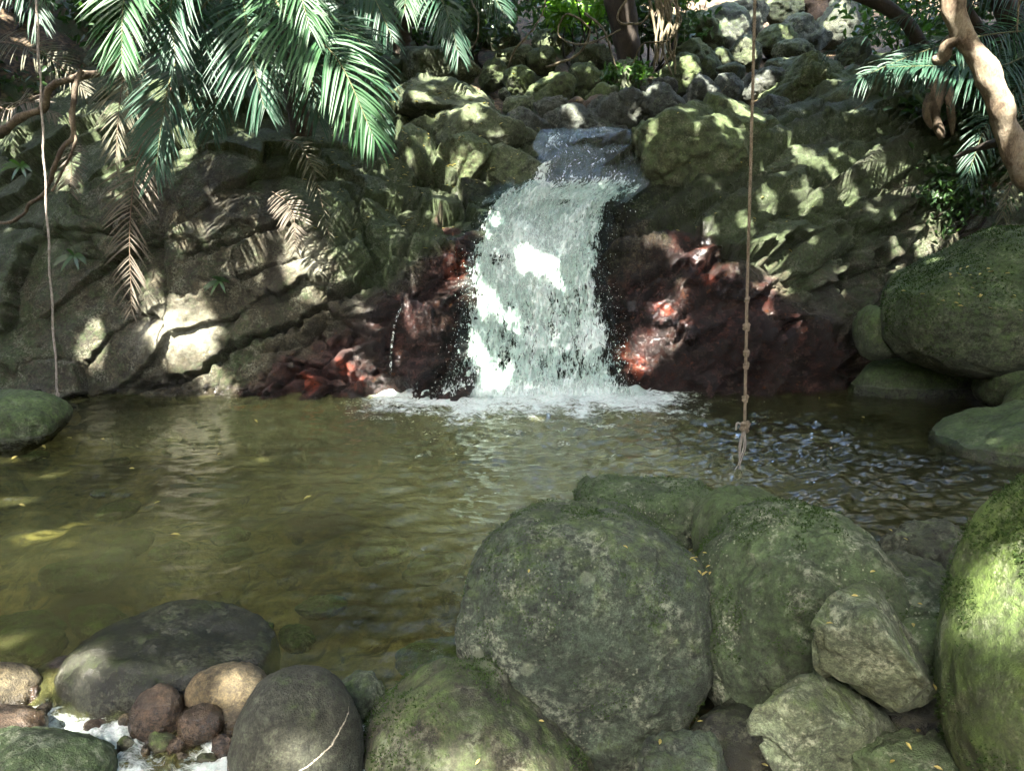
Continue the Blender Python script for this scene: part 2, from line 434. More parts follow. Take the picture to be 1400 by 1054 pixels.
# ================================================================== ROCK FACES
ctrl = [  # px, py, Y of the bedrock surface
 (-300, 640, 8.0), (-150, 640, 8.4), (0, 640, 8.55), (150, 640, 8.65), (320, 640, 8.6), (480, 640, 8.6), (620, 640, 8.55), (740, 640, 8.7), (860, 640, 8.7), (1000, 640, 8.8), (1180, 640, 9.1), (1320, 640, 9.1), (1700, 640, 8.6),
 (-300, 540, 8.2), (-150, 540, 8.6), (0, 540, 8.85), (150, 545, 8.95), (320, 547, 8.9), (480, 548, 8.82), (620, 542, 8.8), (740, 540, 9.0), (860, 540, 8.95), (1000, 535, 9.0), (1180, 525, 9.35), (1320, 525, 9.6), (1700, 520, 9.0),
 (-300, 400, 8.5), (0, 440, 9.15), (150, 440, 9.1), (330, 440, 9.1), (480, 450, 9.12), (600, 450, 9.18), (740, 450, 9.45), (850, 450, 9.3), (960, 450, 9.12), (1080, 450, 9.25), (1180, 440, 9.75), (1320, 440, 10.2), (1700, 440, 9.6),
 (0, 330, 9.6), (150, 330, 9.35), (290, 330, 9.3), (400, 330, 9.4), (500, 340, 9.6), (590, 340, 9.72), (650, 330, 9.8), (740, 340, 10.0), (840, 340, 9.85), (930, 345, 9.6), (1040, 340, 9.55), (1130, 340, 9.8), (1210, 340, 10.25), (1320, 330, 10.5), (1700, 330, 10.2),
 (-300, 250, 9.4), (0, 240, 10.4), (120, 240, 9.75), (250, 230, 9.65), (360, 230, 9.75), (440, 240, 10.1), (520, 250, 10.45), (600, 265, 10.6), (680, 268, 10.75), (740, 265, 10.85), (830, 265, 10.75), (900, 270, 10.4), (1000, 260, 10.15), (1090, 240, 10.35), (1170, 260, 10.5), (1300, 240, 10.9), (1700, 240, 10.9),
 (-300, 120, 11.8), (0, 120, 12.0), (130, 130, 11.4), (250, 120, 10.8), (350, 140, 10.7), (450, 170, 11.2), (540, 185, 11.6), (620, 190, 11.7), (700, 200, 11.5), (800, 196, 11.5), (870, 210, 11.4), (950, 190, 11.3), (1060, 180, 11.3), (1180, 160, 11.6), (1300, 130, 12.0), (1700, 130, 12.0),
 (-300, 0, 14.5), (0, 20, 14.5), (200, 20, 13.6), (400, 60, 13.0), (540, 100, 13.2), (640, 130, 13.4), (740, 150, 12.7), (850, 150, 12.8), (950, 120, 13.3), (1100, 90, 14), (1250, 40, 14.0), (1400, 0, 14.5), (1700, 0, 14.5),
]
ctrl = np.array(ctrl, float)
def tps(cx, cy, cv, qx, qy, lam=1e-3):
    A = np.stack((cx, cy), -1) / 300.0
    r = np.linalg.norm(A[:, None] - A[None], axis=-1)
    K = np.where(r > 0, r * r * np.log(r + 1e-12), 0) + lam * np.eye(len(A))
    Pm = np.concatenate((np.ones((len(A), 1)), A), 1)
    M = np.block([[K, Pm], [Pm.T, np.zeros((3, 3))]])
    w = np.linalg.solve(M, np.concatenate((cv, np.zeros(3))))
    out = np.zeros(qx.shape)
    qa, qb = qx / 300.0, qy / 300.0
    for i in range(len(A)):
        r2 = (qa - A[i, 0]) ** 2 + (qb - A[i, 1]) ** 2
        out += w[i] * 0.5 * r2 * np.log(r2 + 1e-12)
    return out + w[-3] + w[-2] * qa + w[-1] * qb
STEP = 2.0
fx = np.arange(-280, 1690, STEP); fy = np.arange(20, 640, STEP)
FX, FY = np.meshgrid(fx, fy)
FD = tps(ctrl[:, 0], ctrl[:, 1], ctrl[:, 2], FX, FY, 2e-3)
base = P(FX, FY, FD)
du = np.gradient(base, axis=1); dv = np.gradient(base, axis=0)
N = np.cross(dv, du); N /= np.linalg.norm(N, axis=-1)[..., None]
N *= np.sign((N * (np.array((0, 0, CAMZ)) - base)).sum(-1))[..., None]
for _ in range(6):   # soft normals so that blocks push out evenly
    N = (N + np.roll(N, 3, 0) + np.roll(N, -3, 0) + np.roll(N, 3, 1) + np.roll(N, -3, 1)); N /= np.linalg.norm(N, axis=-1)[..., None]

def bricks(a, b, w, h, seed, warp, tilt=1.0):
    """jointed rock: running courses of blocks; returns (offset, distance to joint)"""
    q = np.stack((a * 0.9, b * 0.9, np.full_like(a, seed)), -1)
    a = a + fbm(q * 1.3, 3, seed) * warp; b = b + fbm(q * 1.1 + 7, 3, seed + 5) * warp * 0.8
    row = np.floor(b / h); fb = b / h - row
    z0 = np.zeros_like(a, dtype=np.int64); ri = row.astype(np.int64)
    off = _hash(ri, z0, z0, seed) * 3; ws = w * (0.6 + 0.9 * _hash(ri, z0 + 1, z0, seed))
    aa = a / ws + off
    ci = np.floor(aa).astype(np.int64); fa = aa - ci
    edge = np.minimum(np.minimum(fa, 1 - fa) * ws, np.minimum(fb, 1 - fb) * h)
    r0 = _hash(ri, ci, z0, seed + 2); r1 = _hash(ri, ci, z0, seed + 3) - .5; r2 = _hash(ri, ci, z0, seed + 4) - .5
    return (r0 - 0.5) + tilt * (r1 * (fa - .5) + r2 * (fb - .5)) * 1.6, edge, r0
upx = base[..., 0]; upz = base[..., 2] * 0.86 + base[..., 1] * 0.5       # distance along and up the slope
wx = fbm(base * 0.8, 3, 41) * 30; wy = fbm(base * 0.8 + 9, 3, 42) * 30
WX, WY = FX + wx * 0.6, FY + wy * 0.6
leftm = 1 - sstep(700, 780, FX)
rightm = 1 - leftm
low_line = np.interp(FX, [0, 180, 300, 420, 520, 620, 700, 850, 900, 1000, 1100, 1180, 1400], [560, 545, 500, 430, 380, 300, 270, 250, 300, 330, 400, 440, 480])
rough_zone = sstep(-20, 60, WY - low_line)            # the broken red rock by the water
disp = np.zeros_like(FX)
# left: joints rising to the right plus steep cross joints
def rot(deg):
    c, s = math.cos(R(deg)), math.sin(R(deg))
    return upx * c + upz * s, -upx * s + upz * c
aL, bL = rot(24)
oL, eL, cL = bricks(aL, bL, 1.15, 0.62, 3, 0.30)
aM, bM = rot(-48)
oM, eM, cM = bricks(aM, bM, 0.85, 0.42, 11, 0.16)
zoneM = leftm * sstep(430, 520, WX) * (1 - rough_zone)          # sloping blocks beside the fall
zoneL = leftm * (1 - sstep(430, 520, WX))
jit = fbm(base * 1.6, 4, 50)[..., None] * 0.30 + fbm(base * 7, 3, 51)[..., None] * 0.07
gA, hA, _ = facets(np.stack((aL * 0.75, bL * 1.5, 0 * aL), -1) + jit * .7, 60, 1.0)          # big planes of the wall
gB, hB, _ = facets(np.stack((aL * 2.1, bL * 4.6, 0 * aL), -1) + jit, 64, 1.1)
gC, hC, _ = facets(np.stack((aM * 1.6, bM * 3.0, 0 * aM), -1) + jit * .8, 68, 1.0)
aR, bR = rot(31)
gD, hD, _ = facets(np.stack((aR * 0.55, bR * 2.4, 0 * aR), -1) + jit * .8, 72, 1.1)          # long slabs dipping to the pool
gE, hE, _ = facets(np.stack((aR * 1.7, bR * 7.0, 0 * aR), -1) + jit, 76, 1.1)
aB, bB = rot(30)
gF, hF, cF = facets(np.stack((aB * 1.5, bB * 3.1, 0 * aB), -1) + jit, 80, 1.3)
gG, hG, cG = facets(np.stack((aB * 4.2, bB * 8.5, 0 * aB), -1) + jit * 0.9, 84, 1.5)
gH, hH, _ = facets(np.stack((aB * 11, bB * 21, 0 * aB), -1) + jit * 3, 88, 1.5)
def joint(h, w): return np.exp(-(h / w) ** 2)
zoneR = rightm * (1 - rough_zone)
rz = rough_zone * (0.45 + 0.55 * sstep(250, 450, WX))
disp += zoneL * (gA * 0.20 - 0.05 * joint(hA, 0.02) + gB * 0.012)
disp += zoneM * (gC * 0.20 - 0.07 * joint(hC, 0.05) + gB * 0.035)
disp += zoneR * (gD * 0.24 - 0.04 * joint(hD, 0.04) + gE * 0.075 - 0.02 * joint(hE, 0.06))
disp += rz * (gF * 0.26 - 0.06 * joint(hF, 0.05) + gG * 0.036 - 0.02 * joint(hG, 0.08) + gH * 0.006)
disp += (1 - rz) * gH * 0.005
disp += fbm(base * 1.4, 4, 70) * 0.07
disp += fbm(base * 9, 4, 72) * 0.010 + (rz + .5 * zoneR) * ridged(np.stack((aB * 4, bB * 16, 0 * aB), -1) + jit * 2, 3, 73) * 0.009
disp += fbm(base * 34, 2, 74) * 0.003
disp += 0.16 * np.exp(-((FX - 245) / 60) ** 2 - ((FY - 468) / 34) ** 2)
disp *= 1 - 0.6 * np.exp(-((FX - 745) / 85) ** 4) * sstep(200, 260, FY)
# explicit open joints: polylines (px, py), half width px, depth m
def crack(pts, w, depth):
    global disp
    d = np.full(FX.shape, 1e9)
    pts = np.array(pts, float)
    qx = FX + fbm(base * 3.0, 3, 80) * 9 + fbm(base * 14, 2, 82) * 4; qy = FY + fbm(base * 3.0 + 4, 3, 81) * 9 + fbm(base * 14 + 5, 2, 83) * 4
    for (x0, y0), (x1, y1) in zip(pts[:-1], pts[1:]):
        L = (x1 - x0) ** 2 + (y1 - y0) ** 2
        s = np.clip(((qx - x0) * (x1 - x0) + (qy - y0) * (y1 - y0)) / L, 0, 1)
        d = np.minimum(d, np.hypot(qx - x0 - s * (x1 - x0), qy - y0 - s * (y1 - y0)))
    disp -= depth * np.exp(-(d / w) ** 2)
crack([(180, 535), (250, 520), (330, 470), (420, 440), (510, 385)], 4.5, 0.24)
crack([(255, 345), (340, 330), (395, 300)], 4, 0.14)
crack([(535, 160), (546, 205), (575, 240), (610, 258), (660, 300)], 4, 0.22)
crack([(600, 258), (585, 215), (620, 190)], 4, 0.16)
crack([(440, 215), (490, 280), (505, 340), (525, 400)], 3.5, 0.16)
crack([(590, 270), (560, 330), (520, 380)], 4, 0.10)
crack([(655, 140), (680, 190), (690, 235)], 4, 0.10)
crack([(635, 160), (650, 215), (668, 250)], 4, 0.10)
crack([(1060, 210), (960, 260), (880, 330)], 4, 0.09)
crack([(1110, 230), (1160, 270), (1175, 330), (1160, 420)], 5, 0.22)
crack([(985, 290), (1070, 280), (1150, 320)], 4, 0.10)
crack([(0, 300), (120, 330), (180, 420)], 3.5, 0.10)
face_v = base + N * disp[..., None]

# masks of the rock's coverings, and of light put into its colour
z_ = face_v[..., 2]
red = np.clip(rough_zone * (0.62 - 0.20 * sstep(0.9, 2.0, z_)), 0, 1)
red = red * (0.25 + 0.75 * sstep(80, 260, WX)) * (1 - 0.5 * sstep(1130, 1250, WX)) * (0.75 + 0.25 * sstep(300, 420, WY))
red += 0.20 * np.exp(-(((WX - 620) / 55) ** 2 + ((WY - 330) / 50) ** 2)) + 0.25 * np.exp(-(((WX - 945) / 50) ** 2 + ((WY - 350) / 35) ** 2))
red += 0.35 * np.exp(-((WX - 305) / 30) ** 2 - ((WY - 400) / 60) ** 2) + 0.2 * np.exp(-((WX - 420) / 90) ** 2 - ((WY - 360) / 40) ** 2)
for (cx_, cy_, a_, b_) in ((920, 333, 22, 9), (952, 345, 26, 10), (968, 373, 26, 14), (622, 360, 32, 20), (605, 300, 26, 10), (465, 490, 16, 14), (492, 505, 14, 18), (905, 428, 24, 9), (880, 505, 18, 26), (1058, 392, 16, 22), (855, 480, 14, 18), (420, 515, 20, 16), (350, 540, 60, 8)):
    red = red + 0.58 * np.exp(-((WX - cx_) / a_) ** 2 - ((WY - cy_) / b_) ** 2)  # iron red made more vivid at sunlit spots, light put into the colour
moss = 0.25 + 0.26 * sstep(0.3, 0.8, N[..., 2]) - 0.30 * rz + 0.16 * fbm(base * 0.9, 3, 90)
moss += 0.18 * zoneM + 0.12 * (1 - sstep(120, 330, WX)) + 0.10 * zoneR
wet = 0.15 + 0.85 * rz * sstep(420, 560, WX) * (1 - sstep(1080, 1200, WX)) + 0.5 * (1 - sstep(0.02, 0.22, z_ + 0.08 * fbm(base * 4, 2, 91)))
wet += 0.5 * np.exp(-((FX - 770) / 110) ** 2) * sstep(230, 250, FY) + 0.6 * np.exp(-(((WX - 880) / 70) ** 2 + ((WY - 300) / 70) ** 2)) + 0.7 * np.exp(-((FX - 800) / 90) ** 2 - ((FY - 220) / 40) ** 2)
wet += 0.5 * np.exp(-(((WX - 640) / 40) ** 2 + ((WY - 250) / 25) ** 2)) + 0.35 * np.exp(-(((WX - 1000) / 60) ** 2 + ((WY - 250) / 40) ** 2))
streak = 0.9 * np.exp(-((FX + wx * .25 - 283) / 13) ** 4) * sstep(215, 240, FY) * (1 - sstep(300, 345, FY)) + 0.9 * np.exp(-((FX + wx * .25 - 372) / 14) ** 4) * sstep(200, 240, FY) * (1 - sstep(400, 470, FY))  # two dark upright bands on the left wall
streak += 0.6 * np.clip(fbm(np.stack((upx * 4.5, upz * 0.6, upx * 0), -1), 3, 92), 0, 1) * sstep(150, 250, FY) * leftm + 0.9 * np.clip(fbm(np.stack((aR * 0.9, bR * 5.0, upx * 0), -1) + jit, 4, 93) - 0.05, 0, 1) * rightm * (1 - rz)  # streaky stains drawn out by noise

streak = streak + 0 * FX
pale = np.exp(-((FX - 243) / 44) ** 2 - ((FY - 452) / 30) ** 2) + 0.5 * np.exp(-((WX - 415) / 26) ** 2 - ((WY - 362) / 30) ** 2)  # sun patches on the left wall, their brightness put into the colour
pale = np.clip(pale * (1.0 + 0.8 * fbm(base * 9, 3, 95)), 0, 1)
def face_mat():
    t = NT('bedrock')
    col, rough, h, mf = rock_nodes(t, (0.078, 0.070, 0.043), t.attr('moss'), t.attr('red'), t.attr('wet'), 0.42, (0.040, 0.062, 0.022), 0.45, 0.7)
    col = t.mixc(t.m('MULTIPLY', t.attr('streak'), 0.75), col, (0.020, 0.018, 0.014))
    col = t.mixc(t.m('MULTIPLY', t.attr('pale'), 0.85), col, t.mixc(t.ss(t.noise(20, 5, 0.6), 0.35, 0.65), (0.26, 0.25, 0.19), (0.46, 0.46, 0.36)))  # whitens the painted sun patches
    # water draining down the face follows its grain
    b = t.bsdf(Base_Color=col, Roughness=rough, Normal=t.bump(h, 0.9, 0.06))
    return t.done(b.outputs[0])
M_face = face_mat()
top = np.interp(FX, [-300, 540, 600, 660, 700, 740, 870, 900, 1000, 1060, 1170, 1250, 1700], [20, 40, 90, 125, 165, 186, 192, 175, 160, 150, 120, 60, 20])
allf = gridfaces(*FX.shape, True)
fcy = FY.ravel()[allf].mean(1); fcx = FX.ravel()[allf].mean(1); ftop = top.ravel()[allf].mean(1)
flatv = face_v.reshape(-1, 3)
def face_part(name, sel, label):
    v, f, a, b_, c, d, e_ = compact(flatv, allf[sel], moss.ravel(), red.ravel(), wet.ravel(), streak.ravel(), pale.ravel())
    o = addmesh(name, v, f, M_face, attrs={'moss': a, 'red': b_, 'wet': c, 'streak': d, 'pale': e_})
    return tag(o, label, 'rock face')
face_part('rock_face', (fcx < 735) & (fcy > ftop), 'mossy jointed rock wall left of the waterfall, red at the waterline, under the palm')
face_part('rock_face', (fcx >= 735) & (fcy > ftop), 'dark wet rock slope right of the waterfall with rust red lower part')

# ================================================================== BOULDERS
_ico = {}
def ico(sub):
    if sub not in _ico:
        bm = bmesh.new(); bmesh.ops.create_icosphere(bm, subdivisions=sub, radius=1)
        _ico[sub] = (np.array([v.co[:] for v in bm.verts]), np.array([[v.index for v in f.verts] for f in bm.faces])); bm.free()
    return _ico[sub]
def rotm(rx, ry, rz):
    return np.array((Matrix.Rotation(R(rz), 3, 'Z') @ Matrix.Rotation(R(ry), 3, 'Y') @ Matrix.Rotation(R(rx), 3, 'X')))
def boulder(box, Y, mat, label, name='boulder', cat='boulder', seed=0, depth=None, sub=5, n=2.3, planes=5, pl=(0.78, 0.98),
            rotd=(0, 0, 0), rough=1.0, cuts=None, group=None, z_drop=0.0, push=0.0, chip=0.012, sharp=1.0):
    x0, y0, x1, y1 = box
    c = P((x0 + x1) / 2, (y0 + y1) / 2, Y)
    dist = np.linalg.norm(c - np.array((0, 0, CAMZ)))
    k = Y / raydir((x0 + x1) / 2, (y0 + y1) / 2)[1] / F
    a = (x1 - x0) / 2 * k; h = (y1 - y0) / 2 * k
    dep = depth if depth is not None else (a + h) / 2 * 0.95
    d, f = ico(sub)
    rs = np.random.default_rng(1000 + seed)
    Rm = rotm(*rotd)
    q = d @ Rm                                     # shape frame
    r = (np.abs(q) ** n).sum(1) ** (-1 / n)
    for i in range(planes):
        nn = rs.normal(size=3); nn /= np.linalg.norm(nn)
        off = rs.uniform(*pl)
        s = np.maximum(d @ nn, 1e-3)
        kk = 14 * sharp
        r = -np.log(np.exp(-kk * r) + np.exp(-kk * np.minimum(off / s, 4))) / kk
    for (nx, ny, nz, off) in (cuts or ()):
        nn = np.array((nx, ny, nz), float); nn /= np.linalg.norm(nn)
        s = np.maximum(d @ nn, 1e-3)
        kk = 22 * sharp
        r = -np.log(np.exp(-kk * r) + np.exp(-kk * np.minimum(off / s, 4))) / kk
    v = d * r[:, None]
    # keep the silhouette's box
    lo, hi = v.min(0), v.max(0)
    v = (v - (lo + hi) / 2) / ((hi - lo) / 2)
    v = v * np.array((a, dep, h))
    size = (a + dep + h) / 3
    nrm = d / np.array((a, dep, h)); nrm /= np.linalg.norm(nrm, axis=1)[:, None]
    o_ = rs.uniform(-50, 50, 3)
    v = v + nrm * ((fbm(v / size * 1.1 + o_, 3, seed) * 0.075 + fbm(v / size * 4 + o_, 3, seed + 3) * 0.020) * size * rough)[:, None]
    if chip:
        g1, h1, _ = facets(v / size * 1.5 + o_ + fbm(v / size * 3 + o_, 3, seed)[:, None] * 0.3, seed, 1.2); g2, h2, _ = facets(v / size * 4.5 + o_ + fbm(v / size * 6 + o_, 2, seed)[:, None] * 0.4, seed + 9, 1.2)
        v = v + nrm * ((g1 * chip * 1.0 + g2 * chip * 0.4 - chip * 0.25 * np.exp(-(h1 / 0.03) ** 2)) * size)[:, None]
    v = v + nrm * (np.minimum(fbm(v * 16 + o_, 3, seed + 5), 0.3) * 0.010 * rough)[:, None]
    v = v + nrm * (fbm(v * 60 + o_, 2, seed + 6) * 0.003 * rough)[:, None]
    view = c - np.array((0, 0, CAMZ)); view /= np.linalg.norm(view)
    c = c + view * push; c[2] -= z_drop
    o = addmesh(name, v, f, mat)
    o.location = Vector(c)
    return tag(o, label, cat, group)

def block(pts, mat, label, seed, sub=6, k=160.0, chip=0.055, rough=0.6, name='boulder', cat='boulder'):
    """an angular stone: the hull of its corners, edges worn round"""
    pp = np.array([P(*p) for p in pts]); c = pp.mean(0); q = pp - c
    bm = bmesh.new()
    for p in q: bm.verts.new(p)
    bmesh.ops.convex_hull(bm, input=bm.verts)
    bm.normal_update()
    pl = [(np.array(f.normal), float(np.array(f.normal) @ np.array(f.verts[0].co))) for f in bm.faces]; bm.free()
    d, f = ico(sub); size = np.abs(q).max(0).mean()
    pl = [(n_ * np.sign(o_), abs(o_)) for n_, o_ in pl]
    R_ = np.stack([np.minimum(o_ / np.maximum(d @ n_, 1e-3), 3 * size) for n_, o_ in pl], 1) / size
    r = -np.log(np.exp(-k * (R_ - R_.min(1)[:, None])).sum(1)) / k + R_.min(1)
    v = d * (r * size)[:, None]
    rs = np.random.default_rng(seed); o_ = rs.uniform(-50, 50, 3)
    g1, h1, _ = facets(v / size * 2.2 + o_ + fbm(v / size * 3 + o_, 3, seed)[:, None] * 0.25, seed, 1.3)
    v = v + d * ((g1 * chip - chip * 0.2 * np.exp(-(h1 / 0.04) ** 2)) * size + (fbm(v / size * 2 + o_, 3, seed) * 0.03 + fbm(v / size * 7 + o_, 3, seed + 1) * 0.015) * size * rough + fbm(v * 40 + o_, 3, seed + 2) * 0.002)[:, None]
    o = addmesh(name, v, f, mat); o.location = Vector(c)
    return tag(o, label, cat)
M_grey = rock_mat('grey_stone', (0.047, 0.066, 0.045), moss=0.24, lichen=0.45)
M_greymoss = rock_mat('grey_mossy_stone', (0.052, 0.073, 0.042), moss=0.38, lichen=0.75, moss_col=(0.044, 0.070, 0.026))
M_green = rock_mat('green_stone', (0.095, 0.120, 0.055), moss=0.44, lichen=0.45, moss_col=(0.060, 0.098, 0.018))
M_darkmoss = rock_mat('dark_mossy_stone', (0.070, 0.085, 0.050), moss=0.40, lichen=0.25, wetline=0.04, moss_col=(0.045, 0.075, 0.020))
M_brown = rock_mat('brown_stone', (0.056, 0.056, 0.034), moss=0.28, lichen=0.35, dark=0.6)
M_dark = rock_mat('dark_wet_stone', (0.048, 0.056, 0.036), moss=0.20, lichen=0.22, wetness=0.30, wetline=0.05)
M_slate = rock_mat('wet_grey_slab', (0.074, 0.088, 0.080), moss=0.22, lichen=0.2, wetness=0.28, wetline=-9)
M_angular = rock_mat('pale_green_stone', (0.078, 0.104, 0.066), moss=0.26, lichen=0.55, dark=0.4)
M_cream = rock_mat('cream_stone', (0.15, 0.125, 0.075), moss=-0.2, lichen=0.1, dark=0.35, speck=0.3, wetline=-0.06)
M_red = rock_mat('red_stone', (0.098, 0.070, 0.048), moss=-0.1, lichen=0.1, red=None, wetness=0.2, wetline=-0.03)
M_pale = rock_mat('pale_grey_boulder', (0.075, 0.092, 0.075), moss=0.30, lichen=0.4, dark=0.45, wetline=-9)
M_up = rock_mat('upstream_stone', (0.078, 0.096, 0.064), moss=0.42, lichen=0.45, moss_col=(0.055, 0.075, 0.032), wetline=-9)
M_updark = rock_mat('upstream_dark_stone', (0.048, 0.058, 0.036), moss=0.46, lichen=0.2, moss_col=(0.05, 0.075, 0.022), wetline=-9)
M_upgreen = rock_mat('upstream_green_stone', (0.088, 0.105, 0.056), moss=0.42, lichen=0.35, moss_col=(0.048, 0.074, 0.024), wetline=-9)
vc = P(412, 990, 2.55)
vn = np.array((-0.30, -0.25, 0.92)); vn /= np.linalg.norm(vn)
M_vein = rock_mat('veined_stone', (0.044, 0.050, 0.036), moss=0.14, lichen=0.12, wetness=0.18, wetline=-0.3, dark=0.35, vein=(tuple(vn), float(vn @ vc) + 0.02, 0.0034))

# foreground, right
BIG = {}
BIG['1'] = boulder((636, 688, 966, 1060), 3.30, M_grey, 'largest grey boulder in the middle foreground, rounded and speckled with lichen', seed=1, sub=7, n=3.0, planes=0, depth=0.52, chip=0.032,
        cuts=[(-0.72, -0.1, -0.70, 0.92), (0.8, -0.1, -0.55, 0.84), (0.5, 0.1, 0.86, 1.06)])
BIG['2'] = boulder((950, 702, 1240, 1022), 3.12, M_greymoss, 'rounded green boulder with pale lichen right of the largest grey boulder', seed=2, sub=7, n=2.5, planes=0, pl=(0.92, 1.0), depth=0.50, chip=0.034,
        cuts=[(0.8, 0, 0.75, 0.98)])
BIG['3'] = boulder((488, 902, 830, 1230), 2.72, M_brown, 'brown green boulder at the bottom edge below the largest grey boulder', seed=3, sub=6, n=2.3, planes=3, pl=(0.9, 1.0), depth=0.40, cuts=[(0.75, 0, 0.7, 0.72)])
boulder((318, 906, 498, 1180), 2.55, M_vein, 'smooth dark egg shaped stone with a white vein at the bottom', seed=4, sub=6, n=2.1, planes=0, depth=0.26, rough=0.45)
BIG['5'] = boulder((1318, 610, 1670, 1230), 2.15, M_green, 'bright green mossy boulder cut by the right edge in the foreground', seed=5, sub=7, n=2.2, planes=2, pl=(0.92, 1.0), depth=0.46, rough=0.7, cuts=[(-0.8, 0, 0.75, 0.76)])
block([(1180, 794, 2.50), (1204, 808, 2.48), (1133, 819, 2.40), (1110, 866, 2.36), (1121, 914, 2.38), (1178, 928, 2.34), (1230, 978, 2.30), (1282, 945, 2.38), (1196, 846, 2.20), (1262, 925, 2.19), (1182, 800, 2.73), (1292, 940, 2.68), (1130, 910, 2.68)],
      M_angular, 'pale angular block leaning between green boulders at lower right', 6)
block([(1040, 962, 2.40), (1079, 947, 2.36), (1026, 985, 2.42), (1034, 1020, 2.42), (1060, 1060, 2.40), (1100, 922, 2.5), (1118, 919, 2.5), (1142, 934, 2.5), (1202, 964, 2.5), (1228, 1000, 2.5), (1236, 1090, 2.42), (1080, 1100, 2.36), (1092, 962, 2.31), (1190, 1002, 2.35), (1100, 930, 2.75), (1222, 990, 2.75)],
      M_angular, 'broken pale stone with a flat face below the leaning angular block', 7)
boulder((1190, 797, 1295, 880), 2.85, M_greymoss, 'flat topped mossy stone behind the leaning angular block', seed=8, chip=0.08, sharp=1.6, sub=5, n=3.0, planes=4, pl=(0.75, 0.95), depth=0.16)
boulder((1233, 845, 1305, 940), 2.60, M_greymoss, 'small grey stone wedged between angular block and right edge boulder', seed=9, chip=0.08, sharp=1.6, sub=5, n=2.8, planes=4, pl=(0.75, 0.95), depth=0.11)
BIG['10'] = boulder((783, 660, 985, 735), 4.15, M_greymoss, 'long low mossy stone behind the largest grey boulder', seed=10, chip=0.08, sharp=1.6, sub=6, n=3.0, planes=4, pl=(0.75, 0.95), depth=0.30)
boulder((950, 670, 1083, 790), 3.60, M_darkmoss, 'dark rounded stone in the gap between the two big foreground boulders', seed=11, sub=6, n=2.6, planes=3, pl=(0.8, 0.95), depth=0.24)
boulder((1220, 718, 1345, 830), 3.55, M_dark, 'dark stone at the water edge behind the right foreground boulders', seed=12, chip=0.08, sharp=1.6, sub=6, n=2.5, planes=4, pl=(0.8, 0.95), depth=0.26)
boulder((1180, 765, 1300, 850), 3.15, M_dark, 'dark sloping stone under the dark stone at the water edge', seed=13, chip=0.08, sharp=1.6, sub=5, n=2.6, planes=4, pl=(0.75, 0.95), depth=0.2)
boulder((865, 1012, 1008, 1130), 2.40, M_grey, 'low stone at the bottom edge between the two big boulders', seed=14, chip=0.08, sharp=1.6, sub=6, n=2.8, planes=4, pl=(0.75, 0.95), depth=0.15)
boulder((1170, 1005, 1330, 1130), 2.30, M_greymoss, 'shaded stone at the bottom edge beside the bright green boulder', seed=15, chip=0.08, sharp=1.6, sub=5, n=2.6, planes=4, pl=(0.75, 0.95), depth=0.15)
boulder((940, 960, 1080, 1090), 2.75, M_dark, 'dark stone deep in the gap under the rounded green boulder', seed=16, sub=5, n=2.6, planes=3, pl=(0.8, 0.95), depth=0.18)
boulder((1120, 930, 1330, 1040), 2.70, M_dark, 'dark stone in shadow under the leaning angular block', seed=17, sub=5, n=2.6, planes=3, pl=(0.8, 0.95), depth=0.2)
# foreground, left
boulder((98, 858, 378, 1010), 3.25, M_dark, 'low dark slab lying half under water at lower left', seed=20, sub=6, n=2.4, planes=2, pl=(0.85, 1.0), depth=0.40, cuts=[(0.22, 0, 0.97, 0.72)], rough=0.8, z_drop=-0.035)
boulder((256, 910, 370, 984), 2.92, M_cream, 'large cream pebble beside the dark egg shaped stone', 'stone', 'stone', seed=21, chip=0.035, sub=5, n=2.2, planes=1, depth=0.13, rough=0.5)
boulder((180, 940, 252, 1020), 2.80, M_red, 'reddish brown stone standing in the rapids', 'stone', 'stone', seed=22, chip=0.035, sub=5, n=2.3, planes=2, depth=0.1, rough=0.7)
boulder((222, 945, 300, 1000), 3.00, M_cream, 'tan stone half hidden behind the reddish stone', 'stone', 'stone', seed=23, chip=0.035, sub=5, n=2.3, planes=2, depth=0.1, rough=0.7)
boulder((244, 966, 305, 1014), 2.72, M_red, 'small round brown stone below the cream pebble', 'stone', 'stone', seed=24, chip=0.035, sub=5, n=2.2, planes=1, depth=0.08, rough=0.5)
boulder((-75, 912, 48, 1000), 2.95, M_cream, 'sunlit cream stone at the left edge above the rapids', 'stone', 'stone', seed=25, chip=0.035, sub=5, n=2.3, planes=2, depth=0.17, rough=0.6)
boulder((-80, 972, 58, 1040), 2.66, M_red, 'dark red wet stone at the left edge in the rapids', 'stone', 'stone', seed=26, chip=0.035, sub=5, n=2.3, planes=2, depth=0.15, rough=0.6)
boulder((-100, 1004, 148, 1140), 2.45, M_greymoss, 'mossy olive boulder in the bottom left corner', seed=27, chip=0.035, sub=6, n=2.3, planes=3, pl=(0.85, 1), depth=0.25, rough=0.7)
boulder((300, 965, 346, 1010), 2.78, M_cream, 'pale pebble touching the dark egg shaped stone', 'stone', 'stone', seed=28, chip=0.035, sub=4, n=2.3, planes=2, depth=0.06)
boulder((85, 966, 128, 1002), 2.95, M_cream, 'left of two yellowish pebbles below the dark slab', 'stone', 'stone', seed=29, chip=0.035, sub=4, n=2.5, planes=3, depth=0.06)
boulder((138, 968, 172, 1004), 2.92, M_cream, 'right of two yellowish pebbles below the dark slab', 'stone', 'stone', seed=30, chip=0.035, sub=4, n=2.5, planes=3, depth=0.06)
boulder((440, 925, 532, 1010), 2.95, M_angular, 'pale stone wedged between egg shaped stone and brown boulder', seed=31, chip=0.035, sub=5, n=2.6, planes=3, depth=0.14)
